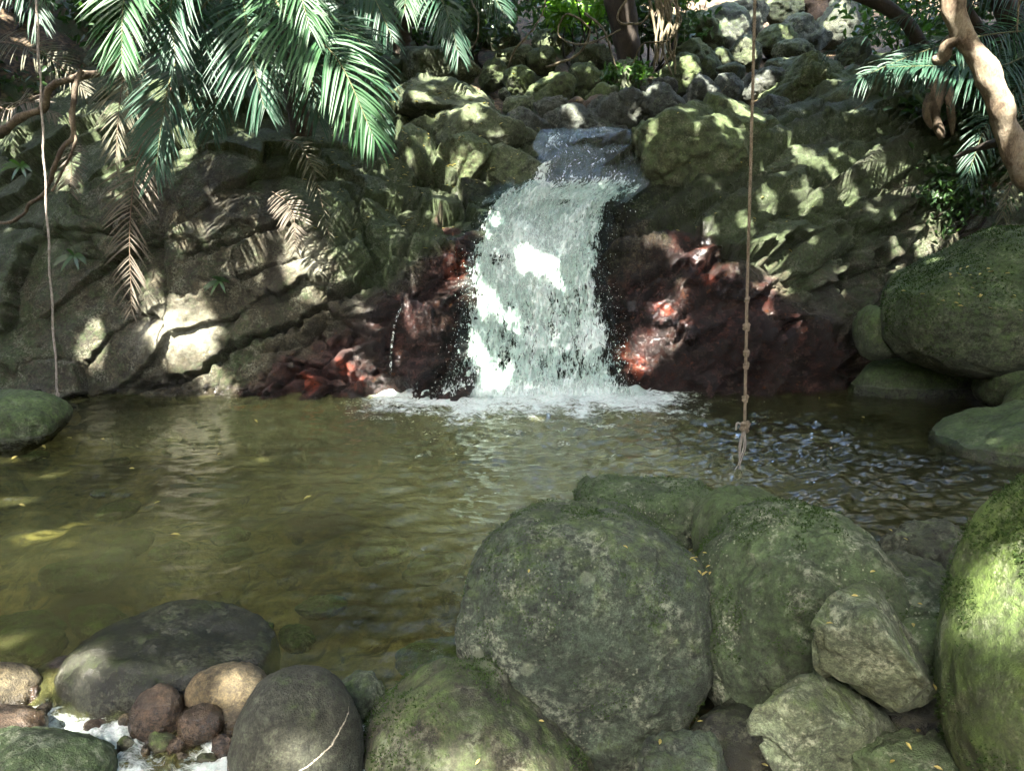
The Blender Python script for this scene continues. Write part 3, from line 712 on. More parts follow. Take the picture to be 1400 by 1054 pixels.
boulder((40, 900, 150, 985), 3.15, M_red, 'dull reddish stone under water left of the dark slab', 'stone', 'stone', seed=32, sub=5, n=2.3, planes=3, depth=0.14)
boulder((195, 1010, 330, 1120), 2.5, M_brown, 'brown submerged stone in the rapids at the bottom', 'stone', 'stone', seed=33, sub=5, n=2.3, planes=3, depth=0.14, z_drop=0.30)
boulder((-85, 536, 88, 622), 6.95, M_darkmoss, 'mossy dome shaped stone in the pool at the left edge', seed=34, sub=6, n=2.5, planes=2, pl=(0.88, 1.0), depth=0.5)
# right bank
BIG['40'] = boulder((1218, 318, 1600, 522), 8.2, M_darkmoss, 'huge green boulder overhanging the pool at the right edge', seed=40, sub=7, n=2.5, planes=2, pl=(0.9, 1.0), depth=0.95, cuts=[(-0.75, 0, 0.7, 0.86)])
boulder((1174, 418, 1232, 490), 8.7, M_darkmoss, 'small mossy block beside the huge green boulder', seed=41, sub=5, n=3.2, planes=3, pl=(0.85, 1), depth=0.3)
boulder((1212, 362, 1310, 450), 9.2, M_darkmoss, 'shaded mossy boulder behind the huge green boulder', seed=42, sub=5, n=2.6, planes=3, depth=0.4)
boulder((1340, 480, 1480, 570), 7.9, M_darkmoss, 'shaded stone directly under the huge green boulder at right edge', seed=43, sub=5, n=2.6, planes=3, depth=0.5)
boulder((1292, 552, 1520, 665), 6.6, M_darkmoss, 'dark flat stone at the right edge rising out of the pool', seed=44, sub=6, n=2.5, planes=3, pl=(0.8, 1), depth=0.55, cuts=[(-0.6, 0, 0.8, 0.66)])
boulder((1378, 515, 1520, 620), 7.1, M_darkmoss, 'mossy stone above the dark flat stone at the right edge', seed=45, sub=5, n=2.5, planes=3, depth=0.4)
boulder((1160, 488, 1330, 575), 9.2, M_darkmoss, 'dark wet rock at the waterline below the small mossy block', seed=46, sub=5, n=2.6, planes=4, depth=0.45)

_p = boulder((60, 980, 92, 1004), 2.85, M_cream, 'small wet pebble in the shallow outflow at lower left', 'pebble', 'pebble', seed=60, sub=4, n=2.3, planes=3, chip=0.04, group='pebbles in the outflow')
_pm = [_p.data, boulder((110, 985, 150, 1010), 2.8, M_red, 'small wet pebble in the shallow outflow at lower left', 'pebble', 'pebble', seed=61, sub=4, n=2.4, planes=4, chip=0.04, group='pebbles in the outflow').data,
       boulder((200, 1000, 240, 1030), 2.7, M_brown, 'small wet pebble in the shallow outflow at lower left', 'pebble', 'pebble', seed=62, sub=4, n=2.4, planes=4, chip=0.04, group='pebbles in the outflow').data]
for k in range(64):
    o = _p.copy(); o.data = _pm[k % 3]; COL.objects.link(o)
    q_ = G(rng.uniform(-20, 330), rng.uniform(925, 1040), -0.06)
    o.location = Vector(q_) + Vector((0, 0, rng.uniform(-0.05, 0.02))); o.rotation_euler = (rng.uniform(0, 6), rng.uniform(0, 6), rng.uniform(0, 6)); sc_ = rng.uniform(0.5, 1.25); o.scale = (sc_, sc_ * rng.uniform(.7, 1.1), sc_ * 0.8)
_d = None
for k in range(26):
    q_ = G(rng.uniform(20, 640), rng.uniform(720, 910), -0.3) if k < 20 else G(rng.uniform(20, 330), rng.uniform(590, 700), -0.45)
    if _d is None:
        _d = boulder((100, 760, 230, 830), 4.2, M_brown, 'dim stone lying on the bed under the pool water', 'drowned_stone', 'stone', seed=70, sub=5, n=2.4, planes=3, chip=0.05, group='stones on the pool bed'); o = _d
    else:
        o = _d.copy(); COL.objects.link(o)
    o.location = Vector(q_) + Vector((0, 0, rng.uniform(-0.12, 0.0))); o.rotation_euler = (0, 0, rng.uniform(0, 6)); sc_ = rng.uniform(0.35, 0.95); o.scale = (sc_, sc_ * rng.uniform(.7, 1.2), sc_ * 0.62)
M_tuft = leaf_mat('moss_tuft', (0.020, 0.038, 0.012), (0.050, 0.082, 0.024), 0.8, 0.25, 0.1)
def moss_tufts(o, n, seed, thr, up=0.0, size=0.011, mat=None):
    me = o.data; nv = len(me.vertices)
    co = np.empty(nv * 3, np.float32); me.vertices.foreach_get('co', co); co = co.reshape(-1, 3).astype(float)
    no = np.empty(nv * 3, np.float32); me.vertices.foreach_get('normal', no); no = no.reshape(-1, 3).astype(float)
    rs = np.random.default_rng(seed)
    msk = fbm(co * 4.5, 5, seed) + 0.35 * fbm(co * 18, 3, seed + 1) + up * (no[:, 2] - 0.3)
    ok = np.where((msk > thr) & (no[:, 1] < 0.6))[0]
    pk = rs.choice(ok, min(n, len(ok) * 3))
    p = co[pk] + rs.normal(0, 0.006, (len(pk), 3)); nn = no[pk] + rs.normal(0, 0.75, (len(pk), 3)); nn /= np.linalg.norm(nn, axis=1)[:, None]
    sd = np.cross(nn, rs.normal(size=(len(pk), 3))); sd /= np.linalg.norm(sd, axis=1)[:, None]
    L_ = size * rs.uniform(.5, 1.3, len(pk))[:, None]
    v = np.stack((p - sd * L_ * .28, p + sd * L_ * .28, p + nn * L_), 1).reshape(-1, 3)
    m_ = addmesh('moss', v, np.arange(len(v)).reshape(-1, 3), mat or M_tuft, None, smooth=False)
    m_.parent = o; m_['kind'] = 'stuff'
moss_tufts(BIG['5'], 22000, 1, 0.05, 0.2)
moss_tufts(BIG['2'], 11000, 2, 0.30, 0.35)
moss_tufts(BIG['1'], 9000, 3, 0.32, 0.4, 0.009)
moss_tufts(BIG['3'], 9000, 4, 0.20, 0.4)
moss_tufts(BIG['10'], 5000, 5, 0.0, 0.5)
moss_tufts(BIG['40'], 14000, 6, -0.05, 0.8, 0.022)
# upstream: (box, Y, material, label, cuts/n options)
UP = [
 ((866, 132, 1062, 268), 11.2, M_upgreen, 'bright green mossy dome boulder above the right side of the waterfall', dict(n=2.6, cuts=[(-0.7, 0, 0.75, 0.62), (0.55, 0, -0.8, 0.7)], depth=0.8, sub=6)),
 ((1034, 82, 1170, 165), 13.6, M_upgreen, 'large mossy slab boulder behind the knotted rope, upper right', dict(n=2.8, depth=1.0, sub=6)),
 ((1070, 112, 1172, 195), 12.8, M_up, 'mossy block below the large mossy slab at upper right', dict(n=2.8, depth=0.8)),
 ((1028, 130, 1080, 182), 12.7, M_slate, 'wet dark stone just right of the knotted rope above the dome boulder', dict(n=2.5)),
 ((1160, 78, 1268, 185), 13.0, M_darkmoss, 'dark green boulder behind the right palm fronds', dict(n=2.6, depth=0.8)),
 ((1142, 54, 1188, 98), 15.5, M_up, 'small green stone left of the right palm fronds', dict(n=2.6)),
 ((1103, 72, 1130, 92), 15.0, M_pale, 'little pale stone above the large mossy slab', dict(n=2.4, sub=4)),
 ((1046, 76, 1104, 102), 15.6, M_up, 'flat grey green stone above the large mossy slab, right of the rope', dict(n=2.8)),
 ((1058, 56, 1112, 88), 16.6, M_up, 'round topped stone two rows above the large mossy slab', dict(n=2.2)),
 ((1030, 36, 1090, 74), 18.0, M_updark, 'dark rounded stone touching the rope, upper stream', dict(n=2.3)),
 ((1064, 22, 1130, 74), 18.6, M_pale, 'smooth pale stone sloping to the right in the upper stream', dict(n=2.3, cuts=[(0.6, 0, 0.7, 0.6)])),
 ((1112, 4, 1186, 64), 19.5, M_pale, 'large pale angular boulder at the top right of the stream', dict(n=3.2, cuts=[(-0.75, 0, 0.65, 0.62)])),
 ((1090, -18, 1134, 48), 21.0, M_red, 'pinkish boulder between pale boulders at the top', dict(n=2.6)),
 ((1124, -25, 1190, 34), 22.0, M_pale, 'pale boulder behind the large pale angular one at the top', dict(n=2.8)),
 ((1036, -12, 1098, 42), 21.0, M_up, 'brownish block beside the pinkish boulder at the top', dict(n=3.0)),
 ((974, 4, 1052, 52), 20.5, M_pale, 'long pale boulder left of the rope at the top', dict(n=2.8)),
 ((944, 18, 1030, 78), 18.6, M_pale, 'broad grey blue boulder left of the rope, second from the top', dict(n=3.0, depth=0.9)),
 ((910, 20, 998, 80), 18.0, M_updark, 'dark mossy boulder left of the broad grey blue boulder', dict(n=2.6)),
 ((994, 54, 1046, 92), 16.9, M_up, 'yellowish sunlit stone just left of the rope', dict(n=2.8)),
 ((978, 88, 1020, 108), 15.4, M_up, 'small flat mossy stone left of the rope', dict(n=2.4, sub=4)),
 ((970, 66, 1006, 96), 16.6, M_updark, 'dark round stone beside the yellowish stone', dict(n=2.3, sub=4)),
 ((914, 58, 988, 110), 16.0, M_updark, 'brown mossy round boulder under the hanging roots', dict(n=2.3)),
 ((894, 78, 960, 128), 15.0, M_updark, 'dark peaked boulder below the brown mossy round boulder', dict(n=2.5, cuts=[(-0.7, 0, 0.7, 0.7)])),
 ((1014, 96, 1078, 136), 13.9, M_slate, 'wet glinting rock behind the rope above the dome boulder', dict(n=2.6)),
 ((972, 101, 1018, 144), 13.7, M_slate, 'wet dark rock left of the rope above the dome boulder', dict(n=2.5)),
 ((930, 103, 984, 150), 13.2, M_slate, 'wet ribbed boulder in mid stream behind the dome boulder', dict(n=2.5)),
 ((875, 108, 926, 146), 13.8, M_dark, 'low dark stone left of the wet ribbed boulder', dict(n=2.4)),
 ((876, 118, 944, 178), 12.5, M_slate, 'long grey brown boulder touching the dome boulder on its left', dict(n=2.6)),
 ((806, 124, 884, 176), 12.5, M_slate, 'grey wet boulder in mid stream above the waterfall lip', dict(n=2.5, cuts=[(-0.6, 0, 0.8, 0.72)])),
 ((789, 118, 852, 164), 13.1, M_updark, 'dark olive boulder left of the grey wet mid stream boulder', dict(n=2.5, cuts=[(-0.7, 0, 0.7, 0.74)])),
 ((826, 84, 886, 136), 14.5, M_up, 'leafy green boulder at the foot of the dark stump', dict(n=2.4)),
 ((778, 90, 830, 145), 14.4, M_updark, 'dark boulder behind the dark olive boulder', dict(n=2.4)),
 ((720, 99, 786, 150), 13.7, M_updark, 'tall dark mossy boulder left of mid stream', dict(n=2.9)),
 ((686, 90, 736, 136), 14.2, M_updark, 'dark mossy boulder beside the pale sunlit ledge', dict(n=2.5)),
 ((655, 84, 696, 122), 14.6, M_updark, 'dim mossy stone behind the pale sunlit ledge', dict(n=2.5)),
 ((728, 40, 780, 80), 17.0, M_upgreen, 'green leaning block standing above the shaded boulders, top centre', dict(n=3.0, cuts=[(0.6, 0, 0.75, 0.7)])),
 ((674, 66, 726, 100), 15.6, M_up, 'flat green stone under the leaning block, left', dict(n=2.5)),
 ((708, 62, 736, 90), 15.9, M_up, 'small olive stone under the leaning block', dict(n=2.5, sub=4)),
 ((720, 64, 760, 98), 15.4, M_updark, 'small dark stone right under the leaning block', dict(n=2.5, sub=4)),
 ((782, 64, 838, 96), 15.8, M_up, 'flat mossy stone right of the leaning block', dict(n=2.5)),
 ((656, 36, 712, 82), 16.8, M_up, 'grey green boulder at the edge of the forest, top centre', dict(n=2.5)),
 ((600, 40, 662, 80), 16.6, M_up, 'mossy boulder in the bushes left of top centre', dict(n=2.5)),
 ((793, 134, 856, 176), 12.9, M_red, 'orange brown stone showing between the dark olive boulders', dict(n=2.3, sub=4)),
 ((771, 134, 800, 160), 13.0, M_red, 'small orange stone left of the dark olive boulder', dict(n=2.3, sub=4)),
 ((682, 120, 698, 136), 13.2, M_pale, 'tiny pale pebble by the still water upstream', dict(n=2.2, sub=4)),
 ((730, 134, 778, 166), 12.6, M_slate, 'small blue grey stone above the wet slab', dict(n=2.4)),
 ((688, 130, 736, 160), 12.8, M_up, 'low olive stone left of the small blue grey stone', dict(n=2.5)),
 ((740, 150, 856, 200), 12.35, M_slate, 'wet blue grey slab lying across the lip of the waterfall', dict(n=2.8, depth=0.55, sub=6)),
 ((690, 148, 758, 202), 12.1, M_slate, 'tilted wet slab at the left of the waterfall lip', dict(n=2.8, cuts=[(0.6, 0, 0.8, 0.6)])),
 ((545, 62, 658, 128), 13.7, M_up, 'pale topped boulder catching sun above the left ledge', dict(chip=0.05, n=2.9, cuts=[(0.7, 0, 0.6, 0.75)], depth=0.8, sub=6)),
 ((535, 106, 686, 182), 12.7, M_up, 'broad green ledge boulder left above the waterfall', dict(chip=0.05, n=2.9, cuts=[(0.75, 0, 0.6, 0.72)], depth=0.9, sub=6)),
 ((588, 146, 742, 214), 12.0, M_up, 'mossy sloping slab left of the waterfall lip', dict(chip=0.05, n=2.8, cuts=[(0.55, 0, 0.8, 0.62)], depth=0.7, sub=6)),
 ((592, 186, 672, 262), 11.25, M_upgreen, 'square mossy block below the sloping slab', dict(chip=0.05, n=3.2, depth=0.45, sub=6, rotd=(0, 12, 0))),
 ((540, 178, 602, 262), 11.2, M_upgreen, 'rounded mossy block at the deep crack left of the fall', dict(chip=0.05, n=2.8, depth=0.45, rotd=(0, 20, 0))),
 ((655, 196, 745, 268), 11.2, M_up, 'grey brown block at the left rim of the waterfall', dict(chip=0.05, n=2.9, depth=0.42, sub=6, cuts=[(0.5, 0, 0.85, 0.7)])),
]
for i, (box, Y, mat, label, kw) in enumerate(UP):
    kw = dict(kw); kw.setdefault('sub', 5); kw.setdefault('planes', 8); kw.setdefault('pl', (0.62, 0.95)); kw.setdefault('rough', 1.4); kw.setdefault('chip', 0.10); kw.setdefault('rotd', (0, rng.uniform(-25, 25), rng.uniform(0, 60)))
    x0, y0, x1, y1 = box
    boulder((x0, y0, x1, y1 + 0.15 * (y1 - y0)), Y, mat, label, seed=100 + i, **kw)

# ================================================================== WATER
wrow = np.concatenate((np.arange(520.5, 700, 1.4), np.arange(700, 1000, 2.2), np.arange(1000, 1300, 4.0)))
wcol = np.arange(-260, 1660, 3.0)
WPX, WPY = np.meshgrid(wcol, wrow)
w = G(WPX, WPY, 0.0)
w[..., 1] = np.minimum(w[..., 1], 9.9)
X, Y = w[..., 0], w[..., 1]
z0 = np.zeros_like(X)
fallx, fally = 0.25, 8.75
rr = np.hypot(X - fallx, Y - fally)
warp = fbm(np.stack((X, Y, z0), -1) * 0.9, 3, 200) * 0.7
energy = np.clip(np.exp(-rr / 3.2) * 1.5 + 1.0 * np.exp(-((X - 2.3) / 1.6) ** 2 - ((Y - 6.2) / 1.5) ** 2), 0.0, 1.5)
ring = np.sin((rr + warp) * 2 * np.pi / 0.42) * 0.006 + np.sin((rr * 1.07 + warp * 1.6) * 2 * np.pi / 0.23 + 1) * 0.003
q = np.stack((X * 2.2, Y * 4.4, z0), -1)
chop = ridged(q * 1.5 + warp[..., None], 4, 205) * 0.014 + fbm(q * 3.4, 3, 207) * 0.010
calm = fbm(np.stack((X * 1.6, Y * 5.2, z0), -1), 3, 206) * 0.0060 + fbm(np.stack((X * 3.6, Y * 12.0, z0), -1) + warp[..., None], 2, 208) * 0.0075 + fbm(np.stack((X * 9, Y * 24.0, z0), -1), 2, 218) * 0.0018
wz = ring * (0.05 + energy) * 0.8 + chop * energy * 1.7 + calm * 1.0 + fbm(np.stack((X * 14, Y * 22, z0), -1) + warp[..., None] * 3, 2, 219) * 0.0035 * (0.25 + energy)
# the run-out over the stones at the lower left
run = (1 - sstep(2.78, 3.0, Y + 0.10 * fbm(np.stack((X * 2, Y * 2, z0), -1), 2, 209))) * (1 - sstep(-0.55, -0.25, X))
wz = wz - 0.085 * run + run * (ridged(np.stack((X * 5, Y * 5, z0), -1) + warp[..., None], 4, 210) * 0.045 + fbm(np.stack((X, Y, z0), -1) * 22, 3, 211) * 0.014)
# foam
dx = X - 0.20
apron = np.exp(-(np.maximum(np.abs(dx) - 1.15, 0) / 0.8) ** 2) * sstep(7.05, 8.3, Y + 0.34 * fbm(np.stack((X * 2.2, Y * 4, z0), -1), 4, 212) + 0.10 * np.exp(-(dx / .8) ** 2))
apron = apron * (0.62 + 0.5 * sstep(7.9, 8.7, Y) + 0.35 * fbm(np.stack((X * 4, Y * 9, z0), -1), 3, 216))
apron = np.maximum(apron, 0.62 * np.exp(-((X + 1.35) / 0.6) ** 2 - ((Y - 8.6) / 0.22) ** 2))
thin = np.clip(fbm(np.stack((X * 2.5, Y * 5, z0), -1), 3, 213), 0, 1) * np.exp(-(rr / 2.6) ** 2) * 0.75
foam = np.maximum(apron, thin)
foam = np.maximum(foam, run * np.clip(0.98 + 0.7 * fbm(np.stack((X * 3, Y * 3, z0), -1), 3, 214), 0, 1))
wz = wz + apron * (0.03 + fbm(np.stack((X, Y, z0), -1) * 9, 4, 215) * 0.03 + 0.04 * sstep(8.6, 9.0, Y))
w[..., 2] = wz

def foam_nodes(t, vec, scale=1.0):
    n1 = t.noise(9 * scale, 9, 0.72, vec, 0.8); n2 = t.noise(34 * scale, 8, 0.7, vec, 0.5)
    col = t.mixc(t.ss(n2, 0.3, 0.7), (0.60, 0.76, 0.71), (0.94, 0.985, 0.965))
    h = t.m('ADD', t.m('MULTIPLY', n1, 0.7), t.m('MULTIPLY', n2, 0.5))
    b = t.bsdf(Base_Color=col, Roughness=0.18, Normal=t.bump(h, 1.0, 0.055))
    tr = t.n('BsdfTranslucent', Color=(0.75, 0.85, 0.82, 1))
    return t.mixs(0.12, b.outputs[0], tr.outputs[0]), n1, n2

t = NT('pool_water')
pos = t.pos()
geo_y = t.sep(pos)[1]
rip = t.m('ADD', t.m('MULTIPLY', t.noise(7, 4, 0.6, t.mapping(pos, (1, 2.4, 1))), 0.6), t.m('MULTIPLY', t.noise(26, 3, 0.6, t.mapping(pos, (1, 1.8, 1))), 0.25))
nb = t.bump(rip, 0.32, 0.03)
tcol = t.mixc(t.attr('depth'), (0.78, 0.85, 0.60), (0.14, 0.13, 0.06))
tint = t.n('BsdfTransparent', Color=tcol)
murk = t.n('BsdfDiffuse', Color=(0.150, 0.158, 0.062, 1))
body = t.mixs(t.m('ADD', t.attr('murk'), t.m('MULTIPLY', t.m('SUBTRACT', t.noise(0.9, 4, 0.6, pos), 0.5), 0.5), clamp=True), tint.outputs[0], murk.outputs[0])
gl = t.n('BsdfGlossy', Color=(1, 1, 1, 1), Roughness=0.03, Normal=nb)
fr = t.n('Fresnel', IOR=1.33, Normal=nb)
surf = t.mixs(fr.outputs[0], body, gl.outputs[0])
fs, n1, n2 = foam_nodes(t, t.mapping(pos, (1, 1.5, 1)))
ff = t.ss(t.m('ADD', t.attr('foam'), t.m('ADD', t.m('MULTIPLY', t.m('SUBTRACT', n1, 0.5), 1.9), t.m('MULTIPLY', t.m('SUBTRACT', n2, 0.5), 1.1))), 0.36, 0.92)
M_water = t.done(t.mixs(ff, surf, fs))
wq = gridfaces(len(wrow), len(wcol), True); wc = w.reshape(-1, 3)[wq].mean(1)
wq = wq[~((wc[:, 0] > -0.12) & (wc[:, 1] < 3.1) | (wc[:, 0] > 0.9) & (wc[:, 1] < 2.9))]
murk = 0.10 + 0.50 * sstep(0.15, 0.85, -np.minimum(ground_z(X, Y), 0) - 0.35 * np.exp(-((X + 3.2) ** 2 / 1.4 + (Y - 5.7) ** 2 / 0.8)) + 0.25 * fbm(np.stack((X, Y, z0), -1) * 0.7, 3, 220)) * sstep(-4.6, -2.2, X)
murk = murk * (0.35 + 0.65 * sstep(3.4, 4.6, Y)) * (1 - 0.75 * sstep(1.0, 2.6, X))
depth = sstep(1.0, 3.0, X + 0.5 * warp) * sstep(3.5, 5, Y) * 0.9 + 0.45 * sstep(7.2, 8.6, Y) * sstep(-3, -1, X) + 0.25 * sstep(4.2, 6.5, Y)
wv, wq, foam, murk, depth = compact(w.reshape(-1, 3), wq, foam.ravel(), murk.ravel(), np.clip(depth, 0, 1).ravel())
water = addmesh('water', wv, wq, M_water, attrs={'foam': foam, 'murk': murk, 'depth': depth})
tag(water, kind='structure')

# ------------------------------------------------------------------ waterfall
def fall_mat(name, lo, hi, sx, body_mix):
    t = NT(name)
    uv = t.n('UVMap', {'uv_map': 'flow'}).outputs[0]
    v1 = t.mapping(uv, (sx, sx * 0.36, 1))
    fs, n1, n2 = foam_nodes(t, v1, 1.0)
    n3 = t.noise(40, 5, 0.66, v1, 0.8)
    cov = t.m('ADD', t.attr('cover'), t.m('ADD', t.m('MULTIPLY', t.m('SUBTRACT', n1, 0.5), 1.7), t.m('MULTIPLY', t.m('SUBTRACT', n3, 0.5), 1.7)))
    a = t.ss(cov, lo, hi)
    film = t.n('BsdfGlossy', Roughness=0.10, Color=(0.62, 0.70, 0.72, 1), Normal=t.bump(n1, 1.0, 0.07))
    tp = t.n('BsdfTransparent', Color=(0.8, 0.85, 0.83, 1))
    thinw = t.mixs(body_mix, tp.outputs[0], film.outputs[0])
    return t.done(t.mixs(a, thinw, fs))
M_fall = fall_mat('white_water', 0.10, 0.42, 1.0, 0.05)
M_veil = fall_mat('water_veil', 0.42, 0.70, 1.6, 0.0)
M_sheet = fall_mat('thin_sheet', 0.70, 1.0, 1.0, 0.26)
def at_face(px, py):
    """depth of the finished rock at a photo pixel"""
    j = np.clip((np.asarray(px) - fx[0]) / STEP, 0, len(fx) - 1.001); i = np.clip((np.asarray(py) - fy[0]) / STEP, 0, len(fy) - 1.001)
    i0, j0 = i.astype(int), j.astype(int); a, b = (i - i0), (j - j0)
    D = FD
    return D[i0, j0] * (1 - a) * (1 - b) + D[i0 + 1, j0] * a * (1 - b) + D[i0, j0 + 1] * (1 - a) * b + D[i0 + 1, j0 + 1] * a * b
def sheet(name, lft, rgt, nv, nu, off, mat, parent, seed, amp, cover_fn, edge=0.09, topfade=1.0):
    """lft / rgt: lists of (px, py) from top to bottom"""
    L = smooth_path(np.array([(a, b, 0) for a, b in lft], float), nv)[:, :2]; Rr = smooth_path(np.array([(a, b, 0) for a, b in rgt], float), nv)[:, :2]
    u = np.linspace(0, 1, nu)[None, :, None]
    pix = L[:, None] * (1 - u) + Rr[:, None] * u
    px, py = pix[..., 0], pix[..., 1]
    D = at_face(px, py)
    for _ in range(25):
        D[1:-1] = (D[:-2] + D[1:-1] * 2 + D[2:]) / 4
    vv = np.linspace(0, 1, nv)[:, None] * np.ones((1, nu)); uu = np.ones((nv, 1)) * np.linspace(0, 1, nu)[None]
    base_ = P(px, py, D)
    seg = np.concatenate((np.zeros((1, nu)), np.cumsum(np.linalg.norm(np.diff(base_, axis=0), axis=-1), 0)))
    acr = np.concatenate((np.zeros((nv, 1)), np.cumsum(np.linalg.norm(np.diff(base_, axis=1), axis=-1), 1)), 1)
    acr = acr - acr[:, nu // 2][:, None]
    q = np.stack((acr * 2.6, seg * 1.3, np.full_like(acr, seed)), -1)
    lump = fbm(q + fbm(q * 0.7, 2, seed)[..., None] * 0.6, 4, seed) * amp + ridged(np.stack((acr * 9, seg * 4.0, np.full_like(acr, seed)), -1), 4, seed + 3) * amp * 0.5
    fine = fbm(np.stack((acr * 30, seg * 15, np.full_like(acr, seed)), -1), 3, seed + 7) * amp * 0.42
    e = np.minimum(uu, 1 - uu)
    dirn = np.array((0, -0.86, 0.5))
    body = off + (lump + fine) * sstep(0, 0.1, e) + 0.04 * sstep(0, 0.25, e)
    v = base_ + dirn * body[..., None]
    cover = cover_fn(uu, vv, px, py) - 0.8 * (1 - sstep(0, 0.09, vv + 0.10 * fbm(q * 2.2, 4, seed + 12))) * topfade - 0.75 * (1 - sstep(0, edge, e + 0.05 * fbm(q * 2.3, 3, seed + 9)))
    return addmesh(name, v, gridfaces(nv, nu, True), mat, parent, attrs={'cover': cover.ravel()}, uv=np.stack((acr, seg), -1).reshape(-1, 2))
wf = empty('waterfall', P(735, 540, 8.9))
tag(wf, 'white waterfall pouring between red rocks into the pool', 'waterfall')
Lf = [(670, 264), (655, 302), (640, 360), (632, 420), (624, 480), (598, 552)]
Rf = [(866, 264), (838, 304), (828, 360), (834, 420), (844, 480), (862, 552)]
def cov_main(u, v, px, py):
    c = 0.58 + 0 * u
    c = c - 0.20 * np.exp(-((px - 780) / 60) ** 2 - ((py - 430) / 55) ** 2) - 0.20 * np.exp(-((px - 690) / 30) ** 2 - ((py - 470) / 35) ** 2)
    c = c - 0.22 * np.exp(-((px - 780) / 75) ** 2 - ((py - 510) / 25) ** 2) - 0.22 * np.exp(-((px - 840) / 40) ** 2 - ((py - 340) / 60) ** 2)
    return c + 0.25 * np.exp(-((px - 735) / 45) ** 2 - ((py - 360) / 45) ** 2) + 0.4 * sstep(525, 548, py)
sheet('water_curtain', Lf, Rf, 500, 400, 0.15, M_fall, wf, 301, 0.11, cov_main, 0.15)
sheet('water_veil', [(a - 20, b) for a, b in Lf], [(a + 20, b) for a, b in Rf], 500, 400, 0.21, M_veil, wf, 322, 0.08, lambda u, v, px, py: cov_main(u, v, px, py) - 0.14, 0.22)
sheet('upper_cascade', [(738, 186), (728, 208), (736, 222), (712, 240), (686, 262), (660, 285)], [(876, 186), (868, 204), (880, 222), (872, 240), (886, 258), (855, 285)], 120, 140, 0.14, M_sheet, wf, 340, 0.035,
      lambda u, v, px, py: 0.52 + 0.70 * sstep(246, 288, py + 0.10 * (px - 740)) + 0.5 * np.exp(-((px - (745 - (py - 200) * 0.25)) / 16) ** 2), 0.22)
sheet('side_trickle', [(556, 408), (541, 440), (534, 480), (531, 545)], [(561, 408), (546, 440), (540, 480), (538, 545)], 120, 24, 0.06, M_veil, wf, 350, 0.012, lambda u, v, px, py: 0.40 + 0 * u, 0.3)
sheet('side_trickle', [(570, 495), (567, 545)], [(575, 495), (574, 545)], 60, 20, 0.06, M_veil, wf, 351, 0.012, lambda u, v, px, py: 0.36 + 0 * u, 0.3)
# flying drops around the edges and the foot
nd = 900
ed = rng.random(nd); vv = rng.random(nd) ** 0.8
Lp = smooth_path([(a, b, 0) for a, b in Lf], 200); Rp = smooth_path([(a, b, 0) for a, b in Rf], 200)
ii = (vv * 199).astype(int)
side = rng.random(nd)
pxd = np.where(side < .36, Lp[ii, 0] + rng.normal(0, 9, nd), np.where(side < .72, Rp[ii, 0] + rng.normal(0, 9, nd), Lp[ii, 0] + (Rp[ii, 0] - Lp[ii, 0]) * ed))
pyd = Lp[ii, 1] + rng.normal(0, 6, nd) - np.abs(rng.normal(0, 14, nd)) * (vv > .93)
pyd = np.minimum(pyd, 553)
c = P(pxd, pyd, at_face(pxd, np.minimum(pyd, 560)) - 0.12 - np.abs(rng.normal(0, 0.10, nd)))
d0, f0 = ico(1)
rad = np.clip(rng.lognormal(-6.1, 0.40, nd), 0.0010, 0.005)
stretch = rng.uniform(1, 2.6, nd)
vd = c[:, None] + d0[None] * rad[:, None, None] * np.stack((np.ones(nd), np.ones(nd), stretch), -1)[:, None]
fd = f0[None] + (np.arange(nd) * len(d0))[:, None, None]
t = NT('drops')
b = t.bsdf(Base_Color=(0.85, 0.9, 0.89, 1), Roughness=0.15)
M_drop = t.done(b.outputs[0])
sp = addmesh('spray', vd.reshape(-1, 3), fd.reshape(-1, 3), M_drop, wf)
sp['kind'] = 'stuff'

# ================================================================== PALMS
M_palm = leaf_mat('palm_green', (0.014, 0.050, 0.022), (0.038, 0.100, 0.036), rough=0.46, trans=0.25, spec=0.28)
M_palmdk = leaf_mat('palm_dark', (0.012, 0.040, 0.026), (0.026, 0.072, 0.040), rough=0.46, trans=0.2, spec=0.3)
M_dead = leaf_mat('dead_frond', (0.080, 0.070, 0.056), (0.155, 0.136, 0.110), rough=0.7, trans=0.18, spec=0.2)
M_old = leaf_mat('fading_frond', (0.07, 0.075, 0.048), (0.13, 0.12, 0.085), rough=0.6, trans=0.25, spec=0.3)
M_rachis = bark_mat('frond_stalk', (0.075, 0.095, 0.035), (0.14, 0.14, 0.06), 12)
M_deadst = bark_mat('dead_stalk', (0.10, 0.070, 0.045), (0.20, 0.15, 0.10), 12)
M_palmtrunk = bark_mat('palm_trunk', (0.020, 0.016, 0.012), (0.060, 0.047, 0.034), 14, bump=1.0)
